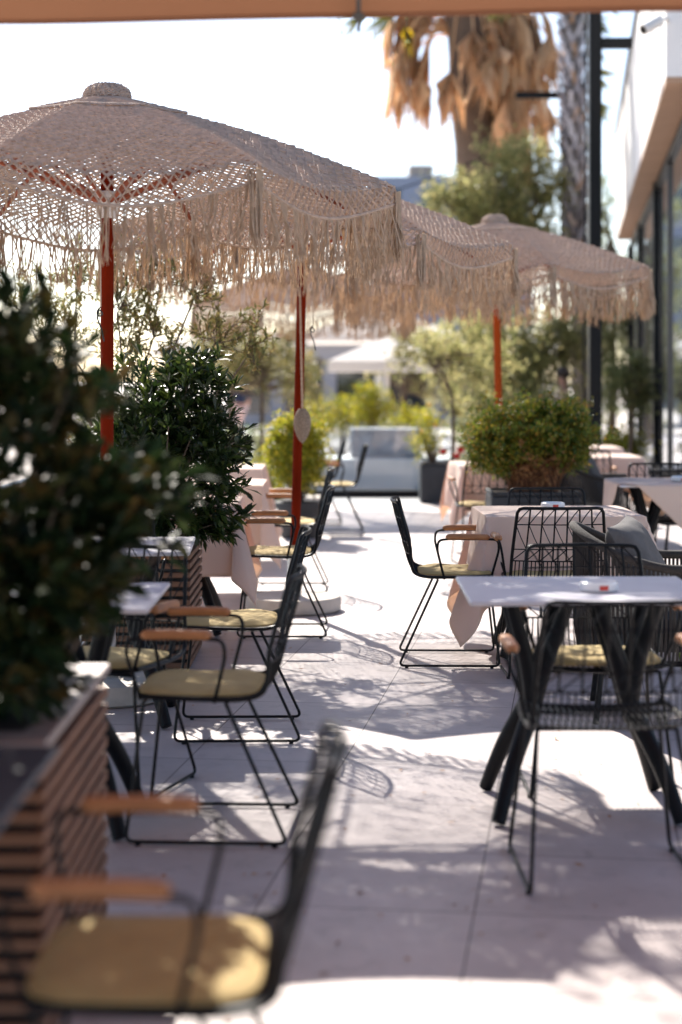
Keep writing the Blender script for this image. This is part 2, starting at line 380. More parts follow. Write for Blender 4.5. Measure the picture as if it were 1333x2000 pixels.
for i in range(3):
    wn = bp_(slab(1.30, 1.34, ends[i] + .15, ends[i + 1] - .15, .14, 4.34), 'window', M['pane'])
wd = [.14, .08, .22, .22, .22]
for i, yy in enumerate(ends):
    bp_(slab(1.22, 1.42, yy - .14, yy + .14, .0, 4.465), 'mullion', M['black'])
for yy in (23.4,):
    bp_(slab(1.26, 1.36, yy - .05, yy + .05, .14, 4.34), 'mullion', M['greymetal'])
bp_(slab(1.25, 1.40, 17.7, 39.5, 4.345, 4.468), 'head_rail', M['black'])
bp_(slab(1.25, 1.40, 18.1, 39.3, .004, .135), 'sill', M['black'])
bp_(slab(1.6, 6, 18.1, 39.3, -.1, 4.46), 'wall', M['interior'])
# security camera on the fascia end
sc_ = thing('security_camera', 'small white security camera on the corner of the white fascia', 'security camera', tuple(pt(1290, 40, 17.3)))
m = MB(); d1 = norm(np.array([-.9, -.5, -.55])); m.tube([(0, 0, 0), d1 * .24], .055, 12); m.build('camera_body', M['white_plastic'], sc_)
m = MB(); m.tube(np.array([(.02, .05, .01), (.10, .2, .07), (.16, .42, .07)]), .018, 8); m.build('bracket', M['white_plastic'], sc_)
m = MB(); m.tube([d1 * .242, d1 * .25], .04, 12); m.build('lens', M['black'], sc_)

# ---- lamp posts
def lamp_post(label, X, Y, w_, h, side, az, alen):
    t = thing('lamp_post', label, 'post', (X, Y, 0), 0, None)
    MB().box((0, 0, h / 2 + .01), (w_, w_, h), bev=.006).build('post', M['black'], t, False)
    m = MB(); m.box((side * (alen / 2 + w_ / 2 + .002), 0, az), (alen, w_ * .8, .12), bev=.01); m.build('lamp_arm', M['black'], t, False)
    MB().box((0, 0, .006), (w_ * 2, w_ * 2, .012), bev=.002).build('base_plate', M['black'], t, False)
    return t
p1 = lamp_post('tall square black post in front of the glass building, rising past the frame top', 2.93, 20.1, .145, 6.6, 1, 5.33, .36)
m = MB(); cp = smooth_path([(-.10, -.05, 6.5), (-.115, -.05, 4), (-.13, -.05, 2.3), (-.14, -.05, 1.45), (-.10, -.05, 1.2), (-.06, -.06, 1.02)], 8)
m.tube(cp, .011, 6); m.build('cable', M['black'], p1)
lamp_post('thin dark post with a horizontal arm behind the patterned palm trunk', 4.04, 31.5, .13, 6.64, -1, 6.58, .82)

# ---- awning above the camera
aw = thing('awning', 'tan fabric awning edge across the top of the view', 'awning', (0, 5.0, 0))
def aw_val(u, v):
    x = -4 + 8 * u; zb = 2.503 + .0125 * x + .006 * math.sin(x * 2.3); return (x, .012 * math.sin(x * 5) * (1 - v), zb + .24 * v)
m = MB(); m.grid(aw_val, 60, 6)
vo_ = m.build('valance', M['awning'], aw)
m = MB(); m.tube([tuple(np.array(aw_val(u, 0)) + (0, 0, .005)) for u in np.linspace(0, 1, 60)], .007, 6); m.build('hem', M['awning'], aw)
m = MB(); m.grid(lambda u, v: (-4 + 8 * u, -6.2 * v, 2.745 + .0125 * (-4 + 8 * u) + .75 * v - .05 * math.sin(PI * v)), 12, 12); m.build('roof_fabric', M['awning'], aw)
for x in (-3.6, 3.6):
    MB().tube([(x, -6.1, 0), (x, -6.1, 3.4)], .04, 10).build('post', M['greymetal'], aw)
m = MB(); m.box((.050, -.03, 2.50), (.032, .03, .02), bev=.003); m.box((.050, -.03, 2.475), (.012, .014, .04), bev=.002); m.box((.050, -.026, 2.53), (.014, .016, .06), bev=.002)
m.build('clip', M['greymetal'], aw, False)
m = MB(); m.tube([(.05, -.02, 2.55), (.05, -.02, 2.72)], .007, 8); m.build('rod', M['greymetal'], aw)

# ================================================================== CHAIRS
def shell_P(s, t):
    prof = [(.215, .452), (.10, .449), (-.03, .446), (-.12, .449), (-.175, .468), (-.205, .515), (-.225, .585), (-.245, .66), (-.268, .74), (-.292, .835)]
    wid = [.225, .235, .238, .238, .236, .234, .230, .224, .217, .208]
    k = s * 9; i = min(int(k), 8); f = k - i
    def cr(a):
        p0, p1, p2, p3 = a[max(i - 1, 0)], a[i], a[i + 1], a[min(i + 2, 9)]
        return .5 * (2 * p1 + (-p0 + p2) * f + (2 * p0 - 5 * p1 + 4 * p2 - p3) * f * f + (-p0 + 3 * p1 - 3 * p2 + p3) * f ** 3)
    x = cr([p[0] for p in prof]); z = cr([p[1] for p in prof]); w_ = cr(wid)
    back = min(1, max(0, (s - .45) / .25))
    x += back * .035 * (t * t) ; z += (1 - back) * .012 * t * t
    return np.array((x, t * w_, z))
def make_chair(label):
    root = thing('wire_armchair', label, 'chair', (0, 0, 0), 0, 'black wire armchairs on the terrace')
    # wire shell
    m = MB(); rim = []
    for s in np.linspace(.0, .965, 26): rim.append(shell_P(s, 1))
    top = [shell_P(.99, .955), shell_P(1, .87)] + [shell_P(1, t) for t in np.linspace(.7, -.7, 7)] + [shell_P(1, -.87), shell_P(.99, -.955)]
    rim += top
    for s in np.linspace(.965, 0, 26): rim.append(shell_P(s, -1))
    rim += [shell_P(-.0, t) + np.array((.012 * (1 - t * t), 0, -.004)) for t in np.linspace(-.85, .85, 7)]
    m.tube(rim, .0082, 8, closed=True)
    fr = m.build('shell_rim', M['black'], root)
    m = MB()
    s1 = .645
    ts = np.linspace(-.92, .92, 23)
    for t in ts: m.tube([shell_P(s, t) for s in np.linspace(0, s1, 14)], .0030, 4, cap=False)
    for s in (s1, .30, .12): m.tube([shell_P(s, t) for t in np.linspace(-1, 1, 9)], .0036, 5, cap=False)
    tv = np.linspace(-1, 1, 8)
    for t in tv[1:-1]: m.tube([shell_P(s, t) for s in np.linspace(s1, .998, 6)], .0044, 5, cap=False)
    lev = [s1, .735, .905, .998]
    for s in lev[1:3]: m.tube([shell_P(s, t) for t in np.linspace(-1, 1, 9)], .0028, 4, cap=False)
    for b in range(3):
        for k in range(7):
            a, c = (lev[b], lev[b + 1]) if b == 1 else (lev[b + 1], lev[b])
            m.tube([shell_P(a, tv[k]), shell_P((a + c) / 2, (tv[k] + tv[k + 1]) / 2), shell_P(c, tv[k + 1])], .0026, 4, cap=False)
    m.build('wire_lattice', M['black'], fr)
    # sled legs
    for sy in (-1, 1):
        m = MB()
        pts = [(-.057, sy * .205, .440), (-.255, sy * .25, .012), (.255, sy * .25, .012), (.205, sy * .205, .442)]
        m.tube(fillet(pts, .03, 5), .0062, 8)
        m.build('sled_leg', M['black'], root)
        for x in (-.215, .215):
            MB().tube([(x, sy * .25, .0), (x, sy * .25, .013)], .009, 8).build('foot_cap', M['black'], root.children[-1])
    for cb in (((-.057, -.205, .438), (-.057, .205, .438)), ((.205, -.205, .440), (.205, .205, .440))): MB().tube(cb, .006, 8).build('cross_bar', M['black'], root)
    for sy in (-1, 1):
        pts = [(.213, sy * .207, .452), (.25, sy * .262, .60), (.246, sy * .27, .652), (.19, sy * .272, .655), (0, sy * .272, .655), (-.055, sy * .272, .650), (-.062, sy * .262, .60), (-.024, sy * .236, .448)]
        arm = MB().tube(fillet(pts, .035, 5), .0062, 8).build('armrest', M['black'], root)
        def wood(u, v, sy=sy):
            x = -.022 + .228 * u; e = min(1, min(u, 1 - u) * 14) ** .5; a = 2 * PI * v
            return (x, sy * .272 + .019 * e * math.copysign(abs(math.cos(a)) ** .7, math.cos(a)), .665 + .0150 * e * math.copysign(abs(math.sin(a)) ** .7, math.sin(a)) + .003 * math.sin(PI * u))
        m = MB(); m.grid(wood, 24, 14); m.build('wooden_grip', M['armwood'], arm)
    # cushion
    def cus(u, v):
        a = 2 * PI * v; e = 1 - (2 * u - 1) ** 8; uu = 2 * u - 1
        return (0, 0, 0)
    m = MB(); NX, NY = 22, 22; V = []; Fc = []
    for side in (1, -1):
        for i in range(NX + 1):
            for j in range(NY + 1):
                a, b = 2 * i / NX - 1, 2 * j / NY - 1
                rx = .190; ry = .214 + .008 * (1 - a) / 2
                rr = max(abs(a), abs(b)); q = (abs(a) ** 5 + abs(b) ** 5) ** .2; k = rr / q if q > 0 else 1
                h = (1 - rr ** 6) ** .5
                x = .040 + a * k * rx; y = b * k * ry
                z = .470 + side * (.0145 * h) + (.004 * math.sin(a * 5 + 1) * math.cos(b * 4) * h if side > 0 else 0)
                V.append((x, y, z))
    n1 = (NX + 1) * (NY + 1)
    for sd in range(2):
        for i in range(NX):
            for j in range(NY):
                a = sd * n1 + i * (NY + 1) + j; q = (a, a + NY + 1, a + NY + 2, a + 1); Fc.append(q if sd == 0 else q[::-1])
    m.add(V, Fc); cu = m.build('seat_cushion', M['cushion'], root)
    m = MB()
    pp = []
    for k in range(48):
        a = 2 * PI * k / 48; c_, s_ = math.cos(a), math.sin(a); q = (abs(c_) ** 5 + abs(s_) ** 5) ** .2
        pp.append((.040 + .192 * c_ / q, .219 * s_ / q, .470))
    m.tube(pp, .0035, 6, closed=True); m.build('piping', M['cushion'], cu)
    return root
GC = 'black wire armchairs on the terrace'
ch = make_chair('blurred wire armchair nearest the camera at bottom left, with olive yellow cushion'); ch.location = (-.285, 3.0, 0); ch.rotation_euler = (0, 0, PI)
chairs = [
 ('wire armchair facing left with yellow cushion, beside the bare table behind the first slatted planter', -.41, 5.70, PI - .05),
 ('armless wire chair facing left, just behind the chair with the orange armrest', -.42, 7.23, PI + .02),
 ('wire armchair facing left in front of the round concrete base under the red pole', -.33, 10.05, PI - .0),
 ('wire armchair behind the red pole at the second cloth table of the left row', -.34, 12.1, PI),
 ('blurred wire armchair with its back outlined against the white steps, facing left', -.035, 16.4, PI),
 ('blurred farthest wire armchair of the left row by the yellow green bush', -.24, 17.5, PI),
 ('wire armchair facing right on the open floor at the peach cloth table', .555, 9.05, -.03),
 ('wire armchair seen from behind, pushed toward the near side of the peach cloth table', 1.06, 8.72, PI / 2 + .03),
 ('wire armchair behind the peach cloth table with only its back top showing over the ashtray', 1.17, 9.66, -PI / 2),
 ('wire armchair across the bare white table, yellow cushion seen through its legs', .91, 6.30, -PI / 2),
 ('large wire armchair seen from behind in front of the bare white table at right', .78, 5.17, PI / 2 + .02),
 ('wire armchair at the far left bare table with a tilted yellow cushion facing the camera', -.85, 6.26, -PI / 2 - .30),
 ('wire armchair half hidden behind foliage, in front of the second slatted planter', -1.08, 7.98, -PI / 2 + .1),
 ('wire armchair by the cloth table left of the box shrub, with pale cloth behind', 1.16, 13.75, PI / 2 + .1),
 ('wire armchair at the distant white cloth table behind the black post', 2.15, 15.4, PI / 2 - .1),
 ('wire armchair with dark seat under the right hand white table', 2.33, 12.55, -PI / 2),
]
for lb, x, y, rz in chairs: c = dup(ch, lb, (x, y, 0), rz, None, ('seat_cushion',) if lb.startswith('large wire') else ('armrest',) if 'armless' in lb else ())
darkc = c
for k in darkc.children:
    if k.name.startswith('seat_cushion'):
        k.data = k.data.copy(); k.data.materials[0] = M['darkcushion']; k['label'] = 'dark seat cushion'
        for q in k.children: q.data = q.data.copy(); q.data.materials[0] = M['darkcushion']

# ================================================================== TABLES
def make_table(label):
    t = thing('cafe_table', label, 'table', (0, 0, 0), 0, 'square cafe tables with black branching legs')
    MB().box((0, 0, .742), (.80, .71, .016), bev=.004).build('table_top', M['tabletop'], t, False)
    for sx in (-1, 1):
        for sy in (-1, 1):
            m = MB()
            P = smooth_path([(.30, .25, .012), (.245, .17, .18), (.175, .075, .34), (.145, .05, .44), (.10, .085, .58), (.045, .12, .733)], 6) * np.array((sx, sy, 1))
            m.tube(P, np.interp(np.linspace(0, 1, len(P)), [0, .45, .6, 1], [.024, .033, .033, .021]), 10)
            P = smooth_path([(.165, .06, .38), (.19, .08, .52), (.25, .13, .733)], 7) * np.array((sx, sy, 1))
            m.tube(P, np.linspace(.032, .021, len(P)), 10)
            m.build('leg', M['blackleg'], t)
    m = MB(); m.box((0, 0, .728), (.56, .05, .011)); m.box((0, .14, .7275), (.60, .04, .010)); m.box((0, -.14, .7275), (.60, .04, .010)); m.build('underframe', M['black'], t, False)
    return t
tb = make_table('bare white table in the right foreground with a white ashtray on it'); tb.location = (.815, 5.945, 0)
GT = 'square cafe tables with black branching legs'
tables = [
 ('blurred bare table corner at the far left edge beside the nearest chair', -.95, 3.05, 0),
 ('bare grey table half hidden by dark leaves behind the first slatted planter', -1.00, 5.76, 0),
 ('bare table with dappled light in front of the second slatted planter', -1.04, 7.50, .05),
 ('table under the nearest peach cloth of the left row', -1.0, 10.13, 0),
 ('table under the second peach cloth of the left row', -.93, 11.9, 0),
 ('table under the farthest cloth of the left row', -1.03, 14.0, 0),
 ('table under the peach cloth in the middle right, behind the chair seen from behind', 1.15, 9.33, 0),
 ('table under the orange glowing cloth left of the box shrub', 1.37, 14.6, 0),
 ('table with a white top and hanging orange cloth at the right edge', 2.27, 12.0, 0),
 ('far table under white cloth in front of the black post base', 2.30, 15.95, 0),
 ('farthest table under white cloth near the glass wall', 2.45, 18.0, 0),
]
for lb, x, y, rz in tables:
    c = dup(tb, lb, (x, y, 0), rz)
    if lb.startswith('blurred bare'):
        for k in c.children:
            if k.name.startswith('table_top'): k.data = k.data.copy(); k.data.materials[0] = mat('shaded_top', (.05, .06, .085), .4, var=.1)  # same pale top as the others, its shade painted in as dark blue

def cloth(label, x, y, rz=0, over=.44, a=.405, b=.36, m_='cloth', seed=0, flare=.2, tilt=0):
    rs = random.Random(seed); ph = [rs.uniform(0, 6.28) for _ in range(8)]
    Lx, Ly = a + over, b + over; N = 64; z0 = .756
    V = []
    for i in range(N + 1):
        for j in range(N + 1):
            u = (2 * i / N - 1) * Lx; v = (2 * j / N - 1) * Ly
            if tilt: u, v = u * math.cos(tilt) - v * math.sin(tilt), u * math.sin(tilt) + v * math.cos(tilt)
            du = max(abs(u) - a, 0); dv = max(abs(v) - b, 0); su = 1 if u >= 0 else -1; sv = 1 if v >= 0 else -1
            px, py, pz = min(abs(u), a), min(abs(v), b), z0 - 0.0
            rho = math.hypot(du, dv)
            if rho > 0:
                phi = math.atan2(dv, du); f2 = math.sin(2 * phi)
                wav = .020 * math.sin((v if du > dv else u) * 11 + ph[int(su + 1) + (1 if sv > 0 else 0)]) * min(1, rho / .25)
                k = min(rho / .012, 1)
                ox = (.006 * k + rho * (.075 + wav * 1.5)) * (1 if du >= dv or f2 > .05 else 0) if du > 0 else 0
                oy = (.006 * k + rho * (.075 - wav * 1.5)) if dv > 0 else 0
                dg = rho * flare * (.35 if v > 0 else 1) * max(f2, 0) ** 1.2
                # asymmetric fold of the corner flap
                s_ = math.sin(4 * phi) * .10 * rho + .012 * math.sin(phi * 9 + ph[2]) * rho * 2
                px += ox * math.cos(phi) + dg * .75 + s_; py += oy * math.sin(phi) + dg * .6 - s_
                if dv == 0: px += wav
                if du == 0: py += wav
                pz -= max(rho * .965 - .006 * k, 0)
            pz += .0014 * math.sin(u * 13 + ph[5]) * math.sin(v * 11 + ph[6]) + (.0016 * math.exp(-((u - .1) / .012) ** 2) + .0016 * math.exp(-((v + .05) / .012) ** 2))
            pz = max(pz, .02)
            V.append((px * su, py * sv, pz))
    m = MB(); m.add(V, [(i * (N + 1) + j, (i + 1) * (N + 1) + j, (i + 1) * (N + 1) + j + 1, i * (N + 1) + j + 1) for i in range(N) for j in range(N)])
    o = m.build('tablecloth', M[m_]); 
    for p in o.data.polygons: p.use_smooth = True
    so_ = o.modifiers.new('thickness', 'SOLIDIFY'); so_.thickness = .0015; so_.offset = 1
    o.location = (x, y, 0); o.rotation_euler = (0, 0, rz); tag(o, label, 'tablecloth', 'tablecloths'); return o
cloth('peach tablecloth with a long hanging corner on the nearest cloth table of the left row', -1.0, 10.13, 0, .42, seed=1)
cloth('second pale peach tablecloth of the left row', -.93, 11.9, .0, .42, seed=2)
cloth('farthest small pale tablecloth of the left row', -1.03, 14.0, 0, .42, seed=3)
cloth('large peach tablecloth whose left corner almost reaches the floor, middle right', 1.15, 9.33, .03, .48, seed=4, flare=.26)
cloth('pale tablecloth with orange glowing side left of the box shrub planter', 1.37, 14.6, .1, .40, seed=5)
cloth('white tablecloth on the table by the black post', 2.30, 15.95, 0, .35, seed=6)
cloth('white tablecloth farthest away beside the glass wall', 2.45, 18.0, 0, .35, seed=7)
cloth('cloth laid diagonally on the right edge table, one pointed corner hanging down glowing orange', 2.27, 12.0, 0, .10, seed=8, a=.405, b=.405, tilt=PI / 4, flare=.1)
def ashtray(label, loc, first=[None]):
    if first[0] is None:
        t = thing('ashtray', label, 'ashtray', loc, 0, 'white ashtrays')
        m = MB(); m.lathe((0, 0, 0), [(.052, 0), (.062, .004), (.066, .014), (.064, .030), (.058, .034), (.052, .030), (.045, .012), (.0, .010)], 28, False); m.build('bowl', M['white_glaze'], t)
        m = MB(); m.grid(lambda u, v: (.0668 * math.sin(-.1 + .45 * u), -.0668 * math.cos(-.1 + .45 * u), .009 + .016 * v), 6, 2); m.build('red_logo_patch', M['redpaint'], t)
        first[0] = t; return t
    return dup(first[0], label, loc)
ashtray('white ashtray with a red patch on the bare foreground table', (.868, 5.86, .7502))
ashtray('white ashtray on the peach cloth in the middle right', (1.15, 9.45, .759))
ashtray('small white ashtray on the table at the right edge', (2.33, 11.95, .759))

# ================================================================== PARASOLS
RR = 1.335; ZA = 2.755; ZR = 2.325
def can(th, t, rot=PI / 8):
    seg = PI / 4; q = ((th - rot) % seg) / seg - .5     # -.5 .. .5, 0 at mid span
    Rp = RR * math.cos(PI / 8) / math.cos(q * seg); sag = math.cos(PI * q)
    Rp *= 1 - .03 * sag
    tt = min(t, 1)
    r = Rp * tt; z = ZA - (ZA - ZR) * tt ** 1.03 + .035 * math.sin(PI * tt) - .055 * tt * tt * sag
    if t > 1:
        d = (t - 1) * RR; k = .085 + .045 * sag
        r += .016 * math.sin(min(d / .03, 1) * PI / 2); z -= d * (k / .085)
    return np.array((r * math.cos(th), r * math.sin(th), z))
def yarn_rows(mb, rows, rt, pitch, rad, amp=1.0, func=can, lift=0):
    """rows: list of t values; each row a zigzagging yarn, alternating so that neighbours meet and leave staggered holes"""
    nb = None
    for i, t in enumerate(rows):
        r = RR * min(t, 1)
        if nb is None or i % 5 == 0: nb = max(10, int(round(PI * r / pitch)))
        n_ = 2 * nb; th = np.arange(n_) * 2 * PI / n_ + .002 * i
        sgn = 1 - 2 * ((np.arange(n_) + i) % 2); dt = rt * .56 * amp
        P = np.array([func(a, t + dt * s_) for a, s_ in zip(th, sgn)]) + np.array((0, 0, lift))
        P += rng.normal(0, .0008, P.shape)
        T = norm(np.roll(P, -1, 0) - np.roll(P, 1, 0))
        Nn = norm(np.stack([.35 * np.cos(th), .35 * np.sin(th), np.ones(n_)], 1) if t <= 1 else np.stack([np.cos(th), np.sin(th), .2 * np.ones(n_)], 1))
        B = norm(np.cross(T, Nn)); rv = rad * (1 + .18 * rng.standard_normal(n_))[:, None]
        V = np.stack([P + Nn * rv, P + B * rv * 1.15, P - Nn * rv, P - B * rv * 1.15], 1).reshape(-1, 3)
        a = np.arange(n_); b = (a + 1) % n_
        f = np.concatenate([np.stack([a * 4 + k, b * 4 + k, b * 4 + (k + 1) % 4, a * 4 + (k + 1) % 4], 1) for k in range(4)])
        mb.addnp(V, f)
def strands(mb, P0, L, rad, segs=6, sway=.02, tuft=True, dirx=None):
    n_ = len(P0); k = np.linspace(0, 1, segs + 1)[None, :, None]
    sw = rng.normal(0, sway, (n_, 1, 2)); sw2 = rng.normal(0, sway * .35, (n_, segs + 1, 2)).cumsum(1) * .5
    XY = P0[:, None, :2] + sw * k + sw2 * k
    Z = P0[:, None, 2:] - L[:, None, None] * k
    C = np.concatenate([XY, Z], 2)
    rr = rad[:, None] * (.8 + .55 * rng.random((n_, segs + 1))); rr[:, -1] *= .4 if not tuft else .9
    offs = np.array([(1, 0, 0), (-.5, .866, 0), (-.5, -.866, 0)])
    V = (C[:, :, None, :] + offs[None, None] * rr[:, :, None, None]).reshape(-1, 3)
    base = (np.arange(n_) * (segs + 1) * 3)[:, None, None]; i = (np.arange(segs) * 3)[None, :, None]; kk = np.arange(3)[None, None, :]
    a = base + i + kk; b = base + i + (kk + 1) % 3
    f = np.stack([a, b, b + 3, a + 3], -1).reshape(-1, 4); mb.addnp(V, f)
    return C[:, -1]
def make_parasol(label):
    t = thing('crochet_parasol', label, 'parasol', (0, 0, 0), 0, 'crochet parasols with long fringes')
    m = MB(); rt = .0215 / RR * .93
    yarn_rows(m, np.arange(.10, .82, rt), rt, .026, .0064)
    yarn_rows(m, np.arange(.10 + rt * math.ceil(.72 / rt), 1.0, rt), rt, .026, .0056)
    canopy = m.build('canopy', M['yarn'], t)
    m = MB(); yarn_rows(m, np.arange(1.0, 1.0 + .088 / RR, rt * .85), rt * .85, .0205, .0050)
    # rolled hem cord
    m.tube([can(a, 1 + .085 / RR) for a in np.linspace(0, 2 * PI, 240, endpoint=False)], .007, 6, closed=True)
    val = m.build('crochet_border', M['yarn'], canopy)
    # upper flap (vent) and button
    m = MB()
    def flap(a, t_):
        p = can(a, t_); q = ((a - PI / 8) % (PI / 4)) / (PI / 4) - .5
        p[2] += .016 - .006 * (t_ / .29); return p
    yarn_rows(m, np.arange(.055, .285, rt * .72), rt * .72, .017, .0052, .7, flap)
    m.tube([flap(a, .285 - .02 * abs(math.sin(4 * (a - PI / 8)))) for a in np.linspace(0, 2 * PI, 160, endpoint=False)], .007, 6, closed=True)
    m.build('top_flap', M['yarn'], canopy)
    m = MB()
    for k in range(8):
        r_ = .098 * (1 - (k / 8) ** 2.2) + .003; z_ = ZA + .000 + .058 * math.sin(PI / 2 * k / 8)
        N_ = 60; pp = [((r_ + .006 * (j % 2)) * math.cos(2 * PI * j / N_), (r_ + .006 * (j % 2)) * math.sin(2 * PI * j / N_), z_ + .005 * math.sin(j * 2.1 + k)) for j in range(N_)]
        m.tube(pp, .0085, 6, closed=True)
    m.blob((0, 0, ZA + .0), (.085, .085, .05)); m.build('crochet_button', M['yarn'], canopy)
    # fringe
    m = MB(); NF = 580; th = np.linspace(0, 2 * PI, NF, endpoint=False) + rng.normal(0, .0035, NF)
    # clump strands together in twos and threes
    th = th + .006 * np.sin(th * 95) + .003 * np.sin(th * 41 + 1)
    P0 = np.array([can(a, 1 + .084 / RR) for a in th]); L = rng.uniform(.14, .205, NF) * (1 + .12 * np.sin(th * 23) * np.sin(th * 57 + 2)) 
    E = strands(m, P0, L, np.full(NF, .0042), 7, .022)
    for k in range(5):
        E2 = E + rng.normal(0, .004, E.shape); strands(m, E2 + (0, 0, .006), rng.uniform(.03, .055, NF), np.full(NF, .0017), 2, .010, False)
    nh = 200; th = rng.uniform(0, 2 * PI, nh); P0 = np.array([can(a, 1 + .080 / RR) for a in th]) - np.stack([np.cos(th), np.sin(th), 0 * th], 1) * .012
    strands(m, P0, rng.uniform(.12, .26, nh), np.full(nh, .0019), 7, .022, False)
    for k in range(8):
        a0 = PI / 8 + k * PI / 4; nn = 16; th = a0 + rng.normal(0, .012, nn); P0 = np.array([can(a, 1.0 + .03 / RR) for a in th]) + np.stack([np.cos(th), np.sin(th), 0 * th], 1) * .015
        E = strands(m, P0, rng.uniform(.25, .29, nn), np.full(nn, .0048), 7, .014)
        strands(m, E, rng.uniform(.04, .06, nn), np.full(nn, .003), 2, .01, False)
    m.build('fringe', M['fringe'], canopy)
    # ribs and struts
    for k in range(8):
        a = PI / 8 + k * PI / 4; d = np.array((math.cos(a), math.sin(a), 0))
        pts = [can(a, q) - np.array((0, 0, .018)) for q in (.05, .3, .6, .985)]
        rb = MB(); rb.tube(pts, .0105, 6); rb = rb.build('rib', M['rib'], t)
        p2 = can(a, .52) - np.array((0, 0, .03)); p1_ = d * .04 + np.array((0, 0, 2.28))
        st = MB(); st.tube([p1_, p2], .0115, 6); st.build('strut', M['rib'], rb)
    MB().tube([(0, 0, .05), (0, 0, 1.4), (0, 0, 2.74)], .030, 18).build('pole', M['pole'], t)
    m = MB(); m.lathe((0, 0, 2.20), [(.034, 0), (.05, .004), (.052, .05), (.042, .055), (.042, .09), (.056, .095), (.056, .12), (.034, .125)], 18)
    for k in range(8):
        a = PI / 8 + k * PI / 4; m.box((.052 * math.cos(a), .052 * math.sin(a), 2.30), (.03, .018, .03), a)
    hb = m.build('hub', M['white_plastic'], t, False)
    m = MB(); m.lathe((0, 0, 2.62), [(.034, 0), (.05, .004), (.05, .06), (.034, .065)], 16); m.build('top_hub', M['white_plastic'], t, False)
    return t
pa = make_parasol('largest crochet parasol with beige fringe, nearest, on the left'); pa.location = (-1.075, 8.0, 0.0)
pa.rotation_euler = (0, 0, R(10.5))
GP = 'crochet parasols with long fringes'
p2 = dup(pa, 'middle crochet parasol whose red pole stands behind the left chairs', (-.285, 11.0, 0), R(-10)); 
p2.rotation_euler = (R(-.3), R(1.5), R(8.5)); p2.location = (-.30, 11.0, 0)
p3 = dup(pa, 'third crochet parasol on the right with an orange pole above the box shrub', (1.33, 14.4, 0), R(0)); p3.rotation_euler = (0, R(-1.2), R(-9.5))
for k in p3.children:
    if k.name.startswith('pole'): k.data = k.data.copy(); k.data.materials[0] = mat('orange_wood', (.36, .062, .012), .75, var=.14, scale=3, stretch=(2, 2, .6), spec=.05); k['label'] = 'orange pole'  # lighter, more orange copy of the pole wood
p4 = dup(pa, 'blurred distant crochet parasol seen under the fringe of the middle one', (-.465, 20.2, 0), R(5))
bases = [(-1.075, 8.0), (-.30, 11.0), (1.33, 14.4), (-.465, 20.2)]
t = thing('parasol_base', 'round concrete parasol base under the middle parasol pole', 'parasol base', (-.30, 11.0, 0), 0, 'round concrete parasol bases')
MB().lathe((0, 0, 0), [(.285, .001), (.30, .012), (.302, .075), (.29, .092), (.05, .096)], 40).build('slab', M['concrete'], t)
MB().lathe((0, 0, .094), [(.05, 0), (.05, .012), (.040, .014), (.040, .28), (.032, .285)], 20).build('socket', M['steel'], t)
for (x, y), lb in zip(((-1.075, 8.0), (1.33, 14.4), (-.465, 20.2)), ('round base of the nearest parasol hidden behind the left plants', 'round base of the right parasol behind the cloth table', 'round base of the distant parasol')):
    dup(t, lb, (x, y, 0))
# cords, hooks and pouch hanging on the poles
def cord_hook(label, px, yt, yb, Y):
    a = pt(px, yt, Y); b = pt(px + 1, yb - 40, Y)
    t = thing('cord_hook', label, 'hook', tuple(a))
    MB().tube([(0, 0, 0), (0.002, 0, (b - a)[2] * .5), tuple(b - a)], .0035, 5).build('cord', M['cord'], t)
    e = b - a; hk = [e + (0, 0, .0), e + (-.012, 0, -.012), e + (-.016, 0, -.03), e + (-.004, 0, -.04), e + (.008, 0, -.03), e + (-.006, 0, -.012), e + (-.014, 0, -.05), e + (.004, 0, -.10), e + (.016, 0, -.155)]
    MB().tube(smooth_path(hk, 4), .0035, 6).build('hook', M['hook'], t)
cord_hook('iron hook on a thin cord beside the middle red pole', 611, 470, 676, 10.85)
cord_hook('iron hook on a thin cord left of the nearest red pole', 196, 460, 640, 7.9)
t = thing('cord_pouch', 'small knitted oval pouch hanging by a twisted cord on the middle red pole', 'pouch', tuple(pt(591, 800, 10.9)))
a = pt(586, 560, 10.9) - np.array(t.location); m = MB()
for ph in (0, PI):
    pp = [a * (1 - q) + np.array((.004 * math.cos(q * 170 + ph), .004 * math.sin(q * 170 + ph), .0)) for q in np.linspace(0, 1, 260)]
    m.tube(pp, .0035, 4)
m.build('cord', M['cord'], t)
m = MB(); 
for k in range(22):
    q = k / 21; r_ = .046 * math.sin(PI * min(1, .04 + q * .96) ** .8) ** .7 + .003
    m.tube([(r_ * math.cos(j * PI / 16) * (1 + .06 * (j % 2)), r_ * .7 * math.sin(j * PI / 16) * (1 + .06 * (j % 2)), -.205 * q) for j in range(32)], .0055, 5, closed=True)
m.build('pouch', mat('pouch_yarn', (.34, .26, .20), .9, var=.35, scale=90, bump=.6, bscale=300), t)

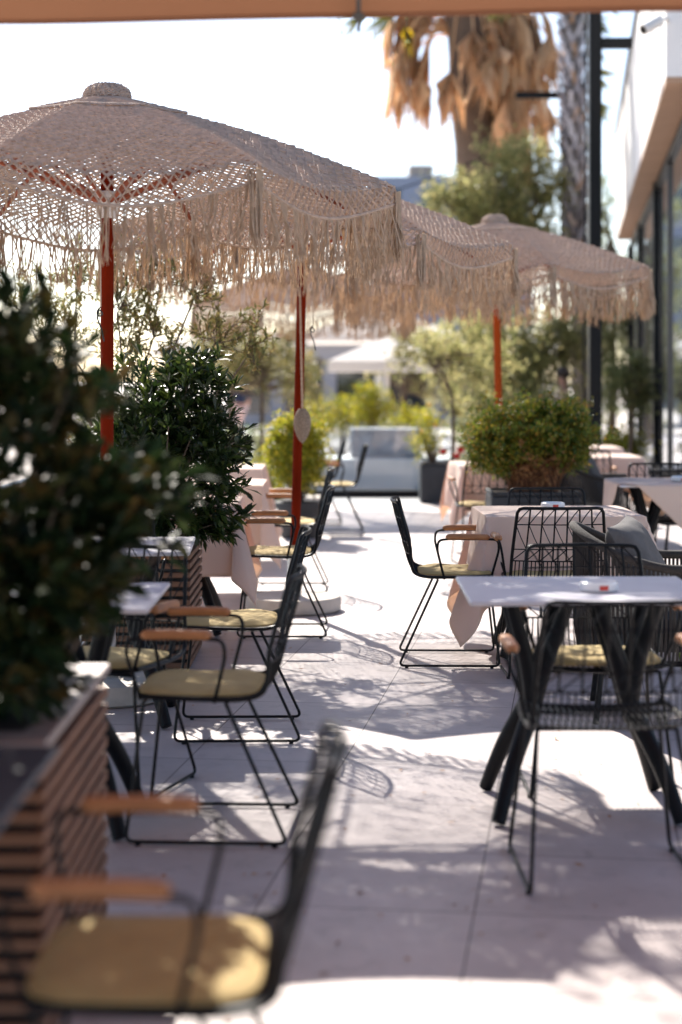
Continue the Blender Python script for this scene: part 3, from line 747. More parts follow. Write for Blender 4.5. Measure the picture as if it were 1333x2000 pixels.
# ================================================================== ROPE ARMCHAIRS
def make_rope(label):
    t = thing('rope_armchair', label, 'armchair', (0, 0, 0), 0, 'grey rope armchairs')
    def U(s):   # s 0..1 around
        q = s * 2 - 1; A = .30
        if abs(q) < .55: a = q / .55 * PI / 2; return np.array((-.02 - .29 * math.cos(a), .315 * math.sin(a)))
        return np.array((-.02 + (abs(q) - .55) / .45 * .34, math.copysign(.315, q)))
    def top(s): q = abs(s * 2 - 1); k = max(0, 1 - q / .72); return .655 + .155 * (k * k * (3 - 2 * k))
    m = MB()
    for s in np.linspace(.01, .99, 84):
        p = U(s); zt = top(s); m.tube([(p[0] * .93, p[1] * .92, .27), (p[0] * .99, p[1] * .985, .42), (p[0], p[1], zt)], .0062, 5)
    m.build('rope_weave', M['rope'], t)
    m = MB(); m.tube([(U(s)[0], U(s)[1], top(s) + .01) for s in np.linspace(0, 1, 48)], .019, 10); m.build('padded_rim', M['rope'], t)
    m = MB(); m.tube([(U(s)[0] * .93, U(s)[1] * .92, .265) for s in np.linspace(0, 1, 40)] + [], .012, 8); m.tube([(.31, -.29, .265), (.31, .29, .265)], .012, 8); m.build('seat_frame', M['black'], t)
    m = MB(); m.box((.03, 0, .37), (.50, .52, .14), bev=.05); m.build('seat_cushion', M['darkcushion'], t)
    for sx in (-1, 1):
        for sy in (-1, 1):
            m = MB(); m.tube([(sx * .22 + .03, sy * .24, .27), (sx * .25 + .03, sy * .27, .0)], .013, 8); m.build('leg', M['black'], t)
    return t
ra = make_rope('grey rope armchair with a grey pillow beside the bare foreground table'); ra.location = (1.33, 7.62, 0); ra.rotation_euler = (0, 0, -.12)
dup(ra, 'grey rope armchair behind the box shrub, near the black post', (2.02, 13.95, 0), .0)
dup(ra, 'grey rope armchair at the right edge, farthest by the glass wall', (2.95, 14.6, 0), PI)
def pillow(label, loc, rot, s=.42, first=[None]):
    if first[0] is None:
        m = MB(); N = 20; V = []
        for sd in (1, -1):
            for i in range(N + 1):
                for j in range(N + 1):
                    a, b = 2 * i / N - 1, 2 * j / N - 1; h = ((1 - a ** 4) * (1 - b ** 4)) ** .6
                    k = 1 - .06 * (1 - abs(a) ** 2) * abs(b) ** 3; k2 = 1 - .06 * (1 - abs(b) ** 2) * abs(a) ** 3
                    V.append((a * s / 2 * k2, b * s / 2 * k, sd * .075 * h + .004 * math.sin(a * 9) * math.cos(b * 8) * h))
        n1 = (N + 1) ** 2; Fc = []
        for sd in range(2):
            for i in range(N):
                for j in range(N):
                    a = sd * n1 + i * (N + 1) + j; q = (a, a + N + 1, a + N + 2, a + 1); Fc.append(q if sd == 0 else q[::-1])
        m.add(V, Fc); o = m.build('pillow', M['pillow']); first[0] = o
    else: o = first[0].copy(); COL.objects.link(o)
    o.location = loc; o.rotation_euler = rot; tag(o, label, 'pillow', 'grey pillows'); return o
pillow('grey pillow leaning in the rope armchair next to the foreground table', (1.30, 7.57, .66), (R(8), R(62), R(-14)))
pillow('grey pillow in the rope armchair behind the box shrub', (2.00, 13.93, .665), (0, R(70), 0))

# ================================================================== PLANTERS
def slat_planter(label, x0, x1, y0, y1, h):
    t = thing('slatted_planter', label, 'planter', ((x0 + x1) / 2, (y0 + y1) / 2, 0), 0, 'slatted wooden planters')
    w_, d_ = x1 - x0, y1 - y0
    MB().box((0, 0, h / 2 + .01), (w_ - .07, d_ - .07, h - .03)).build('inner_box', M['slatback'], t, False)
    nS = int(h / .045); 
    for (cx, cy, sx, sy) in ((w_ / 2 - .012, 0, .024, d_ - .05), (-w_ / 2 + .012, 0, .024, d_ - .05), (0, d_ / 2 - .012, w_, .024), (0, -d_ / 2 + .012, w_, .024)):
        for k in range(nS):
            z = .028 + k * .0452
            if z > h - .04: break
            mm = MB(); mm.box((cx, cy, z), (sx, sy, .027), bev=.003); mm.build('slat', M['slat'], t, False)
    m = MB()
    for (cx, cy, sx, sy) in ((w_ / 2 - .03, 0, .07, d_ - .222), (-w_ / 2 + .05, 0, .11, d_ - .222), (0, d_ / 2 - .05, w_ + .01, .12), (0, -d_ / 2 + .05, w_ + .01, .12)):
        m.box((cx, cy, h - .012), (sx, sy, .024), bev=.003)
    m.build('ledge', M['ledge'], t, False)
    MB().box((0, 0, h - .05), (w_ - .22, d_ - .22, .03)).build('soil', M['soil'], t, False)
    return t
slat_planter('nearest slatted wooden planter with pale ledge at the left edge', -1.18, -.635, 3.72, 4.74, .69)
slat_planter('second slatted wooden planter under the sharp leafy shrub, beside the peach cloth', -1.30, -.755, 8.70, 9.47, .64)

def shrub_rosettes(name, label, base, c, r, n, leafm, L=.075, W=.024, nl=9, shell=.55, stems=24, extra=None, cat='shrub', inner=True):
    t = thing(name, label, cat, tuple(base))
    b = np.array(base); tips, d = ell_pts(n, c, r, shell)
    if extra is not None:
        for (ec, er, en) in extra:
            p, dd = ell_pts(en, ec, er, .3); tips = np.concatenate([tips, p]); d = np.concatenate([d, dd])
    out = norm(tips - (np.array(c) - np.array((0, 0, r[2] * .5)))) + np.array((0, 0, .35)); out = norm(out + rng.normal(0, .3, out.shape))
    P = []; D = []
    for k in range(nl):
        v = norm(np.cross(out, rng.normal(size=out.shape))); 
        tt = rng.uniform(.15, 1.1, (len(tips), 1)); dd = norm(out * (1.1 - tt * .75) + v * tt)
        P.append(tips - out * rng.uniform(0, .05, (len(tips), 1))); D.append(dd)
    P = np.concatenate(P); D = np.concatenate(D); nL = len(P)
    m = MB(); leaves(m, P - b, D, L * rng.uniform(.7, 1.2, nL), W * rng.uniform(.8, 1.2, nL), fold=.18, wide=.62, droop=.12)
    m.build('foliage', leafm, t)
    m = MB()
    for i in rng.choice(len(tips), min(stems, len(tips)), replace=False):
        s0 = b + np.array((rng.normal(0, r[0] * .12), rng.normal(0, r[1] * .12), -.03)); e = tips[i]; mid = (s0 + e) / 2 + rng.normal(0, .04, 3) + np.array((0, 0, -.02))
        m.tube(smooth_path([s0 - b, mid - b, e - b], 5), np.linspace(.010, .003, 11), 5)
    m.build('stems', M['bark'], t); return t
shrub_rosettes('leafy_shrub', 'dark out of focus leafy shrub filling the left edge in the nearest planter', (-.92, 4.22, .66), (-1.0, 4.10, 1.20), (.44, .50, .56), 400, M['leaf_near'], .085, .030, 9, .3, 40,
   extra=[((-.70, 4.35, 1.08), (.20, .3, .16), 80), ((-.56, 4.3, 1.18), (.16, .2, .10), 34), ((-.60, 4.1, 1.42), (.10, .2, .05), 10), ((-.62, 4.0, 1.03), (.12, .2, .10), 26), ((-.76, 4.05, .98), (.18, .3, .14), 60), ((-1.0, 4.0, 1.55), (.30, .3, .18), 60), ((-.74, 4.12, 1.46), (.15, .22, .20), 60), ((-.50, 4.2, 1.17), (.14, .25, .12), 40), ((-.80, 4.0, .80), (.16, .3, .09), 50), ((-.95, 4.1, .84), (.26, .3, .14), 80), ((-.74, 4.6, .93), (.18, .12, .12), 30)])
shrub_rosettes('leafy_shrub', 'sharp glossy dark green shrub with whorled leaves in the second slatted planter', (-1.02, 9.08, .61), (-.92, 9.08, 1.16), (.40, .40, .47), 520, M['leaf_dark'], .088, .024, 10, .35, 50,
   extra=[((-.62, 9.0, .78), (.12, .2, .14), 34), ((-.60, 8.95, 1.10), (.14, .2, .25), 50), ((-.72, 9.0, 1.48), (.2, .2, .16), 40), ((-1.15, 8.9, .95), (.3, .3, .3), 60), ((-.9, 8.85, .72), (.3, .15, .08), 50)])

def tree(label, base, trunk, crown, n, leafm, L, W, tr=.05, nclump=40, name='olive_tree', barkm=None, cat='tree', group=None, clr=.16, limbs=10, willow=False, clump=26):
    """trunk: list of points (world); crown: list of (centre, radii). Leaves sit along twigs grouped into clumps."""
    t = thing(name, label, cat, tuple(base), 0, group); b = np.array(base); bm = barkm or M['bark']
    m = MB(); P = smooth_path([np.array(p) - b for p in trunk], 6); m.tube(P, np.linspace(tr, tr * .45, len(P)), 9); m.build('trunk', bm, t)
    m = MB(); tops = np.array(trunk[-1]); lv = MB()
    vol = np.array([np.prod(c[1]) for c in crown]); vol = vol / vol.sum()
    allc = []
    for (c, r), q in zip(crown, vol):
        k = max(3, int(nclump * q)); p, d = ell_pts(k, c, r, .2); allc.append(p)
    allc = np.concatenate(allc); idx = rng.choice(len(allc), min(limbs * 3, len(allc)), replace=False)
    for i in idx:
        s0 = np.array(trunk[-1]) if rng.random() < .6 else np.array(trunk[-2]) * .4 + np.array(trunk[-1]) * .6
        e = allc[i]; mid = s0 * .45 + e * .55 + rng.normal(0, .06, 3) * np.linalg.norm(e - s0)
        m.tube(smooth_path([s0 - b, mid - b, e - b], 5), np.linspace(tr * .4, tr * .1, 11), 5)
    m.build('branches', bm, t)
    per = n // len(allc)
    for cc in allc:
        k = max(3, int(per * rng.uniform(.5, 1.5))); nt_ = max(1, k // 9)
        dirs = norm(rng.normal(size=(nt_, 3)) + (np.array((0, 0, -.9)) if willow else np.array((0, 0, .45))))
        ln = clr * rng.uniform(.6, 1.4, nt_); ii = rng.integers(0, nt_, k); s = rng.random((k, 1))
        Pp = cc + dirs[ii] * ln[ii][:, None] * s + rng.normal(0, clr * .13, (k, 3)) - b
        Dd = dirs[ii] + rng.normal(0, .7, (k, 3)); leaves(lv, Pp, Dd, L * rng.uniform(.7, 1.3, k), W * rng.uniform(.8, 1.2, k), droop=.1)
        for q in range(nt_): 
            if L < .08: lv_ = m
    lv.build('crown', leafm, t); return t
# olive behind the sharp shrub (in focus, airy)
def airy_olive(label, base, tips_c, tips_r, ntw, L, W, leafm, name='olive_tree'):
    t = thing(name, label, 'tree', tuple(base)); b = np.array(base); m = MB(); lv = MB()
    fork = b + np.array((.05, 0, .75)); m.tube(smooth_path([(0, 0, 0), (.03, .01, .4), tuple(fork - b)], 5), np.linspace(.024, .014, 11), 8); m.build('trunk', M['bark'], t)
    br = MB(); 
    for (c, r, k) in zip(tips_c, tips_r, ntw):
        mains = c; 
        e0 = np.array(c) - np.array((0, 0, r[2] * .6)); br.tube(smooth_path([fork - b, (fork + e0) / 2 - b + rng.normal(0, .04, 3), e0 - b], 6), np.linspace(.010, .005, 13), 6)
        p, d = ell_pts(k, c, r, .2)
        for e in p:
            s0 = e0 + (e - e0) * rng.uniform(0, .35); mid = (s0 + e) / 2 + rng.normal(0, .04, 3); mid2 = e
            pa_ = smooth_path([s0, mid, e], 8); br.tube(pa_ - b, np.linspace(.0035, .0012, len(pa_)), 4, cap=False)
            nl = 22; q = rng.integers(3, len(pa_) - 1, nl); T = norm(pa_[q + 1] - pa_[q]); Dd = norm(T * .8 + rng.normal(0, .55, (nl, 3)))
            leaves(lv, pa_[q] + rng.normal(0, .004, (nl, 3)) - b, Dd, L * rng.uniform(.6, 1.2, nl), W * rng.uniform(.8, 1.2, nl), droop=.05, wide=.5)
    br.build('branches', M['bark'], t); lv.build('crown', leafm, t); return t
airy_olive('airy olive tree with slender leaves between the red pole and the sharp shrub', (-1.25, 10.3, 0.0),
   [pt(130, 620, 10.3), pt(300, 600, 10.3), pt(420, 620, 10.2), pt(485, 650, 10.2), pt(300, 500, 10.4), pt(100, 760, 10.3), pt(40, 560, 10.4), pt(330, 680, 10.3), pt(150, 520, 10.4), pt(230, 560, 10.1), pt(380, 540, 10.1), pt(250, 650, 10.2)],
   [(.32, .3, .30), (.30, .3, .30), (.24, .3, .26), (.19, .25, .22), (.35, .3, .24), (.3, .3, .3), (.3, .3, .25), (.35, .3, .2), (.3, .3, .24), (.3, .3, .25), (.25, .3, .2), (.3, .3, .2)], [30, 26, 24, 20, 22, 24, 20, 18, 22, 20, 18, 16], .060, .014, M['leaf_olive'])
MB_pot = None
def pot(label, x, y, r0, r1, h, square=False, name='plant_pot', taper=1):
    t = thing(name, label, 'pot', (x, y, 0))
    if square:
        MB().box((0, 0, h / 2 + .002), (r0 * 2, r1 * 2, h), bev=.01).build('box', M['darkpot'], t, False)
        m = MB()
        for sx, sy, a, bb in ((1, 0, .03, r1 * 2), (-1, 0, .03, r1 * 2), (0, 1, r0 * 2 - .062, .03), (0, -1, r0 * 2 - .062, .03)):
            m.box((sx * (r0 - .013), sy * (r1 - .013), h + .018), (a, bb, .028), bev=.004)
        m.build('rim', M['darkpot'], t, False)
        MB().box((0, 0, h + .008), (r0 * 2 - .07, r1 * 2 - .07, .012)).build('soil', M['soil'], t, False)
    else:
        MB().lathe((0, 0, 0), [(r0 * .98, .001), (r0, .01), (r1, h - .05), (r1 + .02, h - .048), (r1 + .02, h), (r1 - .02, h), (r1 - .03, h - .07)], 30, False).build('shell', M['darkpot'], t)
        MB().lathe((0, 0, h - .09), [(r1 - .04, 0), (r1 - .035, .03), (.01, .04)], 20).build('soil', M['soil'], t)
    return t
pot('terracotta free dark pot of the olive tree hidden behind the left shrub', -1.25, 10.3, .16, .2, .0 + .38)

# box shrub
pot('dark grey rectangular planter under the box shrub, behind the peach cloth table', 1.43, 13.0, .33, .26, .60, True)
t = thing('box_shrub', 'rounded box shrub with green yellow top and bare brown twigs below', 'shrub', (1.43, 13.0, .62)); b = np.array(t.location)
tips, d = ell_pts(560, pt(1040, 836, 13.0), (.45, .42, .19), .6)
tips = np.concatenate([tips, ell_pts(200, pt(950, 880, 12.95), (.13, .2, .16), .3)[0], ell_pts(160, pt(1120, 850, 12.95), (.14, .2, .18), .3)[0], ell_pts(180, pt(1070, 820, 12.95), (.2, .2, .12), .3)[0], ell_pts(120, pt(975, 905, 12.9), (.12, .2, .10), .3)[0], ell_pts(120, pt(1110, 890, 12.9), (.14, .2, .10), .3)[0], ell_pts(110, pt(1040, 870, 12.7), (.3, .1, .12), .3)[0]])
sh_, _ = ell_pts(110, pt(1040, 848, 13.0), (.52, .46, .31), .92); sh_ = sh_[sh_[:, 2] > HC - .75]
tips = np.concatenate([tips, sh_[rng.random(len(sh_)) < .8]])
nl = 16; P = np.repeat(tips, nl, 0) + rng.normal(0, .022, (len(tips) * nl, 3))
m = MB(); leaves(m, P - b, rng.normal(size=P.shape) + (0, 0, .5), rng.uniform(.022, .042, len(P)), .020, droop=0); m.build('foliage', M['leaf_box'], t)
tb_ = ell_pts(210, pt(1045, 890, 12.85), (.26, .3, .20), .4)[0]; P = np.repeat(tb_, 9, 0) + rng.normal(0, .022, (len(tb_) * 9, 3))
m = MB(); leaves(m, P - b, rng.normal(size=P.shape), rng.uniform(.018, .035, len(P)), .016, droop=0); m.build('dead_foliage', M['leaf_brown'], t)
m = MB()
for i in rng.choice(len(tips), 260, replace=False):
    s0 = b + np.array((rng.uniform(-.18, .18), rng.uniform(-.14, .14), 0)); e = tips[i] * .92 + b * .08; e[2] = max(e[2], b[2] + .1)
    mid = s0 * .6 + e * .4 + np.array((rng.normal(0, .03), rng.normal(0, .03), .07))
    m.tube(smooth_path([s0 - b, mid - b, e - b], 5), np.linspace(.0075, .002, 11), 4)
m.build('twigs', M['twig_brown'], t)

def bush(label, c, r, n, leafm, L=.03, W=.017, base=None, name='bush', stems=40, cat='bush', group=None):
    base = base if base is not None else (c[0], c[1], max(0, c[2] - r[2]))
    t = thing(name, label, cat, tuple(base), 0, group); b = np.array(base)
    tips, d = ell_pts(n // 14, c, r, .45); P = np.repeat(tips, 14, 0) + rng.normal(0, max(L, min(r) * .08), (len(tips) * 14, 3))
    m = MB(); leaves(m, P - b, rng.normal(size=P.shape) + (0, 0, .5), L * rng.uniform(.7, 1.3, len(P)), W, droop=.05); m.build('foliage', leafm, t)
    m = MB()
    for i in rng.choice(len(tips), min(stems, len(tips)), replace=False):
        m.tube([(0, 0, 0), tuple((tips[i] - b) * .5 + rng.normal(0, .02, 3)), tuple(tips[i] - b)], [.008, .006, .002], 4)
    m.build('stems', M['bark'], t); return t
Y = 16.0
bush('yellow green bush in a dark pot behind the middle red pole', pt(582, 880, Y), (.27, .27, .36), 9500, M['leaf_yellow'], .038, .024, base=(-.38, Y, .30))
pot('dark pot of the yellow green bush behind the middle red pole', -.38, Y, .17, .21, .33)
bush('loose yellow green bush beyond the left tables', pt(520, 940, 17.5), (.35, .3, .3), 2400, M['leaf_yellow'], .035, .02, base=(-.75, 17.5, 0.0))
# black pot with small tree and flowers
Y = 20.6
pot('large black square pot with red flowers near the glass barrier', (868 - 666.5) * Y / F, Y, .29, .25, .44, True)
tx = (884 - 666.5) * Y / F
tree('small slender tree with a bent trunk in the large black pot', (tx, Y, .38), [(tx, Y, .38), pt(885, 800, Y), pt(868, 735, Y), pt(830, 700, Y)],
     [(pt(790, 690, Y), (.30, .3, .22)), (pt(870, 690, Y), (.4, .3, .3)), (pt(940, 720, Y), (.35, .3, .3)), (pt(900, 800, Y), (.25, .25, .2))], 5200, M['leaf_bg'], .05, .02, .026, 60, clr=.14, limbs=9)
bush('citrus bush with small orange fruit at the side of the large black pot', pt(835, 855, Y - .1), (.20, .2, .30), 1200, M['leaf_yellow'], .04, .022, base=((845 - 666.5) * Y / F, Y - .05, .39), stems=20)
t = thing('geranium', 'red geranium flowers at the rim of the large black pot', 'flower', tuple(pt(870, 900, Y - .15)))
m = MB(); mm = MB(); b = np.array(t.location)
for (x, y) in ((866, 882), (893, 890), (900, 878)):
    p = pt(x, y, Y - .2) - b; m.blob(p, (.045, .045, .038), 8, 5)
    for q in range(6): m.blob(p + rng.normal(0, .02, 3), (.014, .014, .012), 6, 4)
    mm.tube([(0, 0, 0), tuple(p)], .004, 4)
m.build('petals', M['petal'], t); mm.build('stems', M['leaf_bg_dark'], t)
for k, (x, y, lb) in enumerate(((850, 830, 'rightmost small orange citrus fruit on the bush beside the black pot'), (824, 842, 'lowest small orange citrus fruit, at the left edge of that bush'), (838, 790, 'topmost small orange citrus fruit, at the tip of that bush'))):
    p = pt(x, y, Y - .28); o = MB().blob((0, 0, 0), (.022, .022, .025), 10, 8).build('citrus_fruit', M['fruit']); o.location = tuple(p); tag(o, lb, 'fruit', 'citrus fruit on the potted bush')

# fallen leaves and petals scattered over the paving
n = 150; fy = 3.9 + 9 * rng.random(n) ** 1.3; fx = rng.uniform(-.6, 1.3, n) * fy * .14 + rng.normal(0, .1, n) - .1
g = MB(); leaves(g, np.stack([fx, fy, np.full(n, .006)], 1), np.stack([rng.normal(size=n), rng.normal(size=n), rng.uniform(0, .12, n)], 1), rng.uniform(.015, .045, n), rng.uniform(.006, .014, n), droop=.02, fold=.1, up=np.array([0, 0, 3.]))
o = g.build('fallen_leaves', M['leaf_brown']); o['kind'] = 'stuff'
# ---- railings
t = thing('glass_railing', 'glass railing with metal top rail along the left side behind the plants', 'railing', (-1.58, 12, 0))
MB().tube([(0, -9.5, .945), (0, 12, .945)], .022, 10).build('top_rail', M['steel'], t)
for k in range(15):
    MB().box((0, -9.4 + k * 1.5, .47), (.035, .035, .93)).build('post', M['greymetal'], t, False)
for k in range(14):
    MB().box((0, -9.4 + k * 1.5 + .75, .47), (.01, 1.42, .80)).build('pane', M['clearglass'], t, False)
t = thing('glass_barrier', 'low glass barrier with a dark base channel at the end of the terrace', 'railing', (.2, 21.4, 0))
MB().box((-.6, 0, .045), (3.6, .12, .088), bev=.005).build('base_channel', M['black'], t, False)
for k in range(3): MB().box((-1.78 + k * 1.18, 0, .50), (1.15, .014, .82)).build('pane', M['clearglass'], t, False)
t = thing('white_bench_wall', 'white low wall with a grey block on it behind the glass barrier', 'wall', (.6, 23.4, 0))
MB().box((-.1, 0, .20), (2.0, 1.0, .40), bev=.01).build('lower_wall', M['whitewall'], t, False)
MB().box((.0, .05, .60), (.95, .5, .38), bev=.01).build('upper_block', mat('grey_stone', (.42, .40, .42), .6, var=.3, scale=6), t, False)

# ---- distant white parasols
def white_parasol(label, X, Y, zt, r, zr, first=[None]):
    t = thing('white_parasol', label, 'parasol', (X, Y, -.16), 0, 'white parasols beyond the terrace')
    m = MB(); m.add([(-r, -r, zr), (r, -r, zr), (r, r, zr), (-r, r, zr), (0, 0, zt)], [(0, 1, 4), (1, 2, 4), (2, 3, 4), (3, 0, 4)]); m.build('canopy', M['whitefab'], t, False)
    m = MB()
    for a in range(4):
        c_, s_ = round(math.cos(a * PI / 2)), round(math.sin(a * PI / 2))
        P = [(r * 1.001, -r, zr), (r * 1.001, r, zr), (r * 1.001, r, zr - .2), (r * 1.001, -r, zr - .2)]
        m.add([(x * c_ - y * s_, x * s_ + y * c_, z) for x, y, z in P], [(0, 1, 2, 3)])
    m.build('valance', M['whitefab'], t, False)
    MB().tube([(0, 0, 0), (0, 0, zt - .05)], .04 if Y < 35 else .09, 10).build('pole', M['white_plastic'], t)
white_parasol('large white parasol under the fringe of the middle crochet one', 1.0, 46, 3.55, 1.9, 2.75)
white_parasol('white parasol on a white pole behind the small potted tree', (757 - 666.5) * 34 / F, 34, 2.45, 1.15, 1.95)
white_parasol('white parasol far behind the small bent tree', 4.8, 52, 3.3, 1.9, 2.5)
white_parasol('white parasol far away left of the red pole', -3.0, 48, 3.2, 2.0, 2.4)
# cafe building far behind
t = thing('beach_cafe', 'low pale beach cafe with dark openings beyond the white parasols', 'building', (1.5, 62, -.16))
MB().box((0, 0, 1.5), (11, 4, 3.0)).build('wall', mat('pale_render', (.42, .40, .42), .8, var=.1), t, False)
MB().box((0, -.3, 3.1), (12, 5, .18)).build('roof', M['whitefab'], t, False)
for k in range(6): MB().box((-4.6 + k * 1.8, -2.02, 1.35), (1.3, .06, 1.9)).build('window', M['glass_dark'], t, False)
t = thing('hotel_building', 'blue grey flat roofed building with a rooftop block in the distance', 'building', (8, 110, -.16))
MB().box((-1.2, 0, 6.9), (9.6, 10, 13.8)).build('wall', M['bluewall'], t, False)
MB().box((-3.0, 0, 14.35), (1.5, 3, 1.1)).build('rooftop_block', M['cream'], t, False)
MB().box((2.5, 0, 14.0), (2.2, 3, .4)).build('parapet', M['bluewall'], t, False)
for i in range(3):
    for j in range(4): MB().box((-5 + j * 2.4, -5.02, 12.3 - i * 3), (1.2, .06, 1.4)).build('window', M['glass_dark'], t, False)

for lb, x, y, Yd, r, mm_, nn in (
  ('bright yellow green shrub far behind the white bench wall', 725, 800, 30, (.32, .3, .5), 'leaf_yellow', 1800),
  ('low yellow green hedge left of the cone shaped shrub', 660, 815, 31, (.7, .4, .35), 'leaf_yellow', 2200),
  ('low yellow green planting right of the white parasol pole', 800, 830, 29, (.4, .4, .3), 'leaf_yellow', 1200),
  ('yellow flowering plants at the foot of the glass wall', 1215, 875, 25, (.35, .5, .22), 'leaf_yellow', 1500),
  ('dark green bush left of the glass barrier', 470, 900, 24, (.6, .5, .5), 'leaf_bg_dark', 2200),
  ('bushy green hedge behind the box shrub', 1060, 830, 26, (.9, .6, .7), 'leaf_bg', 5200),
  ('dark hedge between the black pot and the box shrub', 955, 840, 27, (.6, .6, .75), 'leaf_bg_dark', 3600),
  ('green bush at the left behind the railing', 250, 860, 22, (.9, .8, .6), 'leaf_bg_dark', 3600)):
    bush(lb, pt(x, y, Yd), r, nn, M[mm_], .07, .04, base=((x - 666.5) * Yd / F, Yd, -.1))
tree('dark stemmed small tree left of the yellow green bush', ((512 - 666.5) * 24 / F, 24, 0), [((512 - 666.5) * 24 / F, 24, 0), pt(512, 800, 24), pt(512, 730, 24)],
     [(pt(510, 700, 24), (.55, .5, .45)), (pt(450, 720, 24), (.4, .4, .35)), (pt(580, 740, 24), (.4, .4, .35))], 5000, M['leaf_olive'], .07, .022, .045, 70, clr=.2)
# big trees at the back
GB = 'blurred trees in the background'
def T(label, px, py, Yd, crowns, n, mm_, L=.11, W=.045, tr=.12, nclump=110, clr=.38, willow=False):
    X = (px - 666.5) * Yd / F
    tree(label, (X, Yd, -.16), [(X, Yd, -.16), (X + .1, Yd, 1.2), tuple(pt(px + 4, py, Yd))], [(pt(cx, cy, Yd), (rx * Yd / F, .8 * rx * Yd / F, ry * Yd / F)) for cx, cy, rx, ry in crowns],
         n, M[mm_], L, W, tr, nclump, clr=clr, willow=willow, name='background_tree', group=GB)
T('feathery yellow green tree in front of the big palm trunk', 960, 480, 30, [(930, 420, 90, 80), (1010, 360, 90, 120), (1060, 440, 60, 110), (900, 400, 60, 50), (1000, 500, 100, 60)], 13000, 'leaf_bg')
T('broad green tree under the right parasols, behind the box shrub', 1030, 720, 27, [(960, 670, 100, 60), (1060, 690, 90, 90), (1000, 760, 120, 80), (880, 680, 70, 40), (1110, 640, 60, 60)], 12000, 'leaf_bg')
T('dark tree between the patterned palm and the white building', 1190, 470, 40, [(1170, 420, 40, 80), (1190, 540, 60, 80), (1180, 660, 70, 80), (1170, 770, 60, 70)], 9000, 'leaf_bg_dark')
T('small glossy tree in front of the glass wall right of the black post', 1225, 800, 24.5, [(1228, 735, 45, 50), (1200, 760, 30, 35), (1250, 770, 35, 35)], 3600, 'leaf_bg_dark', .06, .03, .04, 60, .2)
T('grey olive tree under the distant crochet parasol', 440, 760, 30, [(430, 680, 70, 60), (500, 700, 60, 60), (560, 720, 50, 50)], 5000, 'leaf_olive', .1, .03, .07, 60, .3)
T('pale tree behind the small bent tree', 780, 760, 38, [(800, 690, 70, 40), (860, 740, 60, 50), (740, 720, 40, 30)], 4500, 'leaf_bg', .1, .04, .07, 60, .3)

# overhanging tree (its crown is above the view and throws leafy shade on the floor)
tr_ = [(-3.6, 10.5, -.16), (-3.5, 10.4, 1.8), (-3.0, 10.2, 3.4), (-2.4, 10.0, 4.1)]
tree('tall leafy tree left of the terrace overhanging the parasols', tr_[0], tr_, [((-.95, 10.1, 4.45), (.75, .6, .30)), ((-.35, 10.2, 4.5), (.45, .5, .25)), ((-2.9, 12.0, 5.0), (.8, .8, .5))], 8000, M['leaf_bg_dark'], .09, .04, .12, 60, name='overhanging_tree', clr=.25)
t = thing('hanging_twig', 'thin drooping twigs with a few leaves in the sky above the middle parasol', 'twig', (-2.0, 15, 5.3)); b = np.array(t.location); m = MB(); lv = MB()
for (x, y0, y1) in ((668, 20, 60), (690, -20, 150), (735, -30, 270), (770, 0, 220), (800, -10, 250), (645, -10, 45)):
    a_ = pt(x - 60, -120, 15); b1 = pt(x - 10, y0, 15); c1 = pt(x, y1, 15); pp = smooth_path([b, a_, b1, c1], 6); m.tube(pp - b, np.linspace(.008, .0012, len(pp)), 4)
    q = pp[-8:]; k = 5; ii = rng.integers(0, len(q), k); leaves(lv, q[ii] - b, rng.normal(0, .4, (k, 3)) + (0, 0, -1), .06, .016, droop=0)
m.build('twig_stems', M['bark'], t); lv.build('leaves', M['leaf_bg_dark'], t)

# ================================================================== PALMS
def fan(mbl, mbs, base, out, droop, L=1.0, stem=.9, nseg=16, spread=1.1, wid=.04):
    out = norm(np.array(out, float)); base = np.array(base, float)
    d0 = out.copy(); mid = base + d0 * stem * .55 + np.array((0, 0, .05)); end = base + d0 * stem * .9 + np.array((0, 0, -droop * stem * .5))
    pp = smooth_path([base, mid, end], 5); mbs.tube(pp, np.linspace(.03, .016, len(pp)), 5)
    ax = norm(d0 * (1 - droop * .75) + np.array((0, 0, -1.)) * droop * 1.2); side = norm(np.cross(ax, (0, 0, 1.)) + rng.normal(0, .1, 3)); 
    for k in range(nseg):
        a = (k / (nseg - 1) - .5) * 2 * spread * (1 - .55 * droop); dd = norm(ax * math.cos(a) + side * math.sin(a)); l = L * rng.uniform(.75, 1.1)
        p0 = end; p1_ = end + dd * l * .5; p2_ = p1_ + norm(dd * (1 - .6 * droop) + np.array((0, 0, -.5 - droop * .8)) + rng.normal(0, .08, 3)) * l * .55
        w1 = norm(np.cross(dd, (0, .9, .4) + rng.normal(0, .4, 3))) * wid
        mbl.add([p0, p1_ + w1, p2_, p1_ - w1], [(0, 1, 2), (0, 2, 3)])
Yp = 35.0; X = (905 - 666.5) * Yp / F
t = thing('fan_palm', 'big fan palm with a thick dark trunk and a skirt of orange brown dead fronds', 'palm tree', (X + .3, Yp, -.16)); b = np.array(t.location)
m = MB(); P = smooth_path([(.15, 0, 0), (.1, 0, 4), (-.12, 0, 7), (-.25, 0, 9.6)], 8); m.tube(P, np.interp(np.linspace(0, 1, len(P)), [0, .6, 1], [.42, .40, .46]) * (1 + .05 * rng.standard_normal(len(P))), 14); m.build('trunk', M['palmbark'], t)
top = np.array((-.25, 0, 9.5)); dl = MB(); ds = MB()
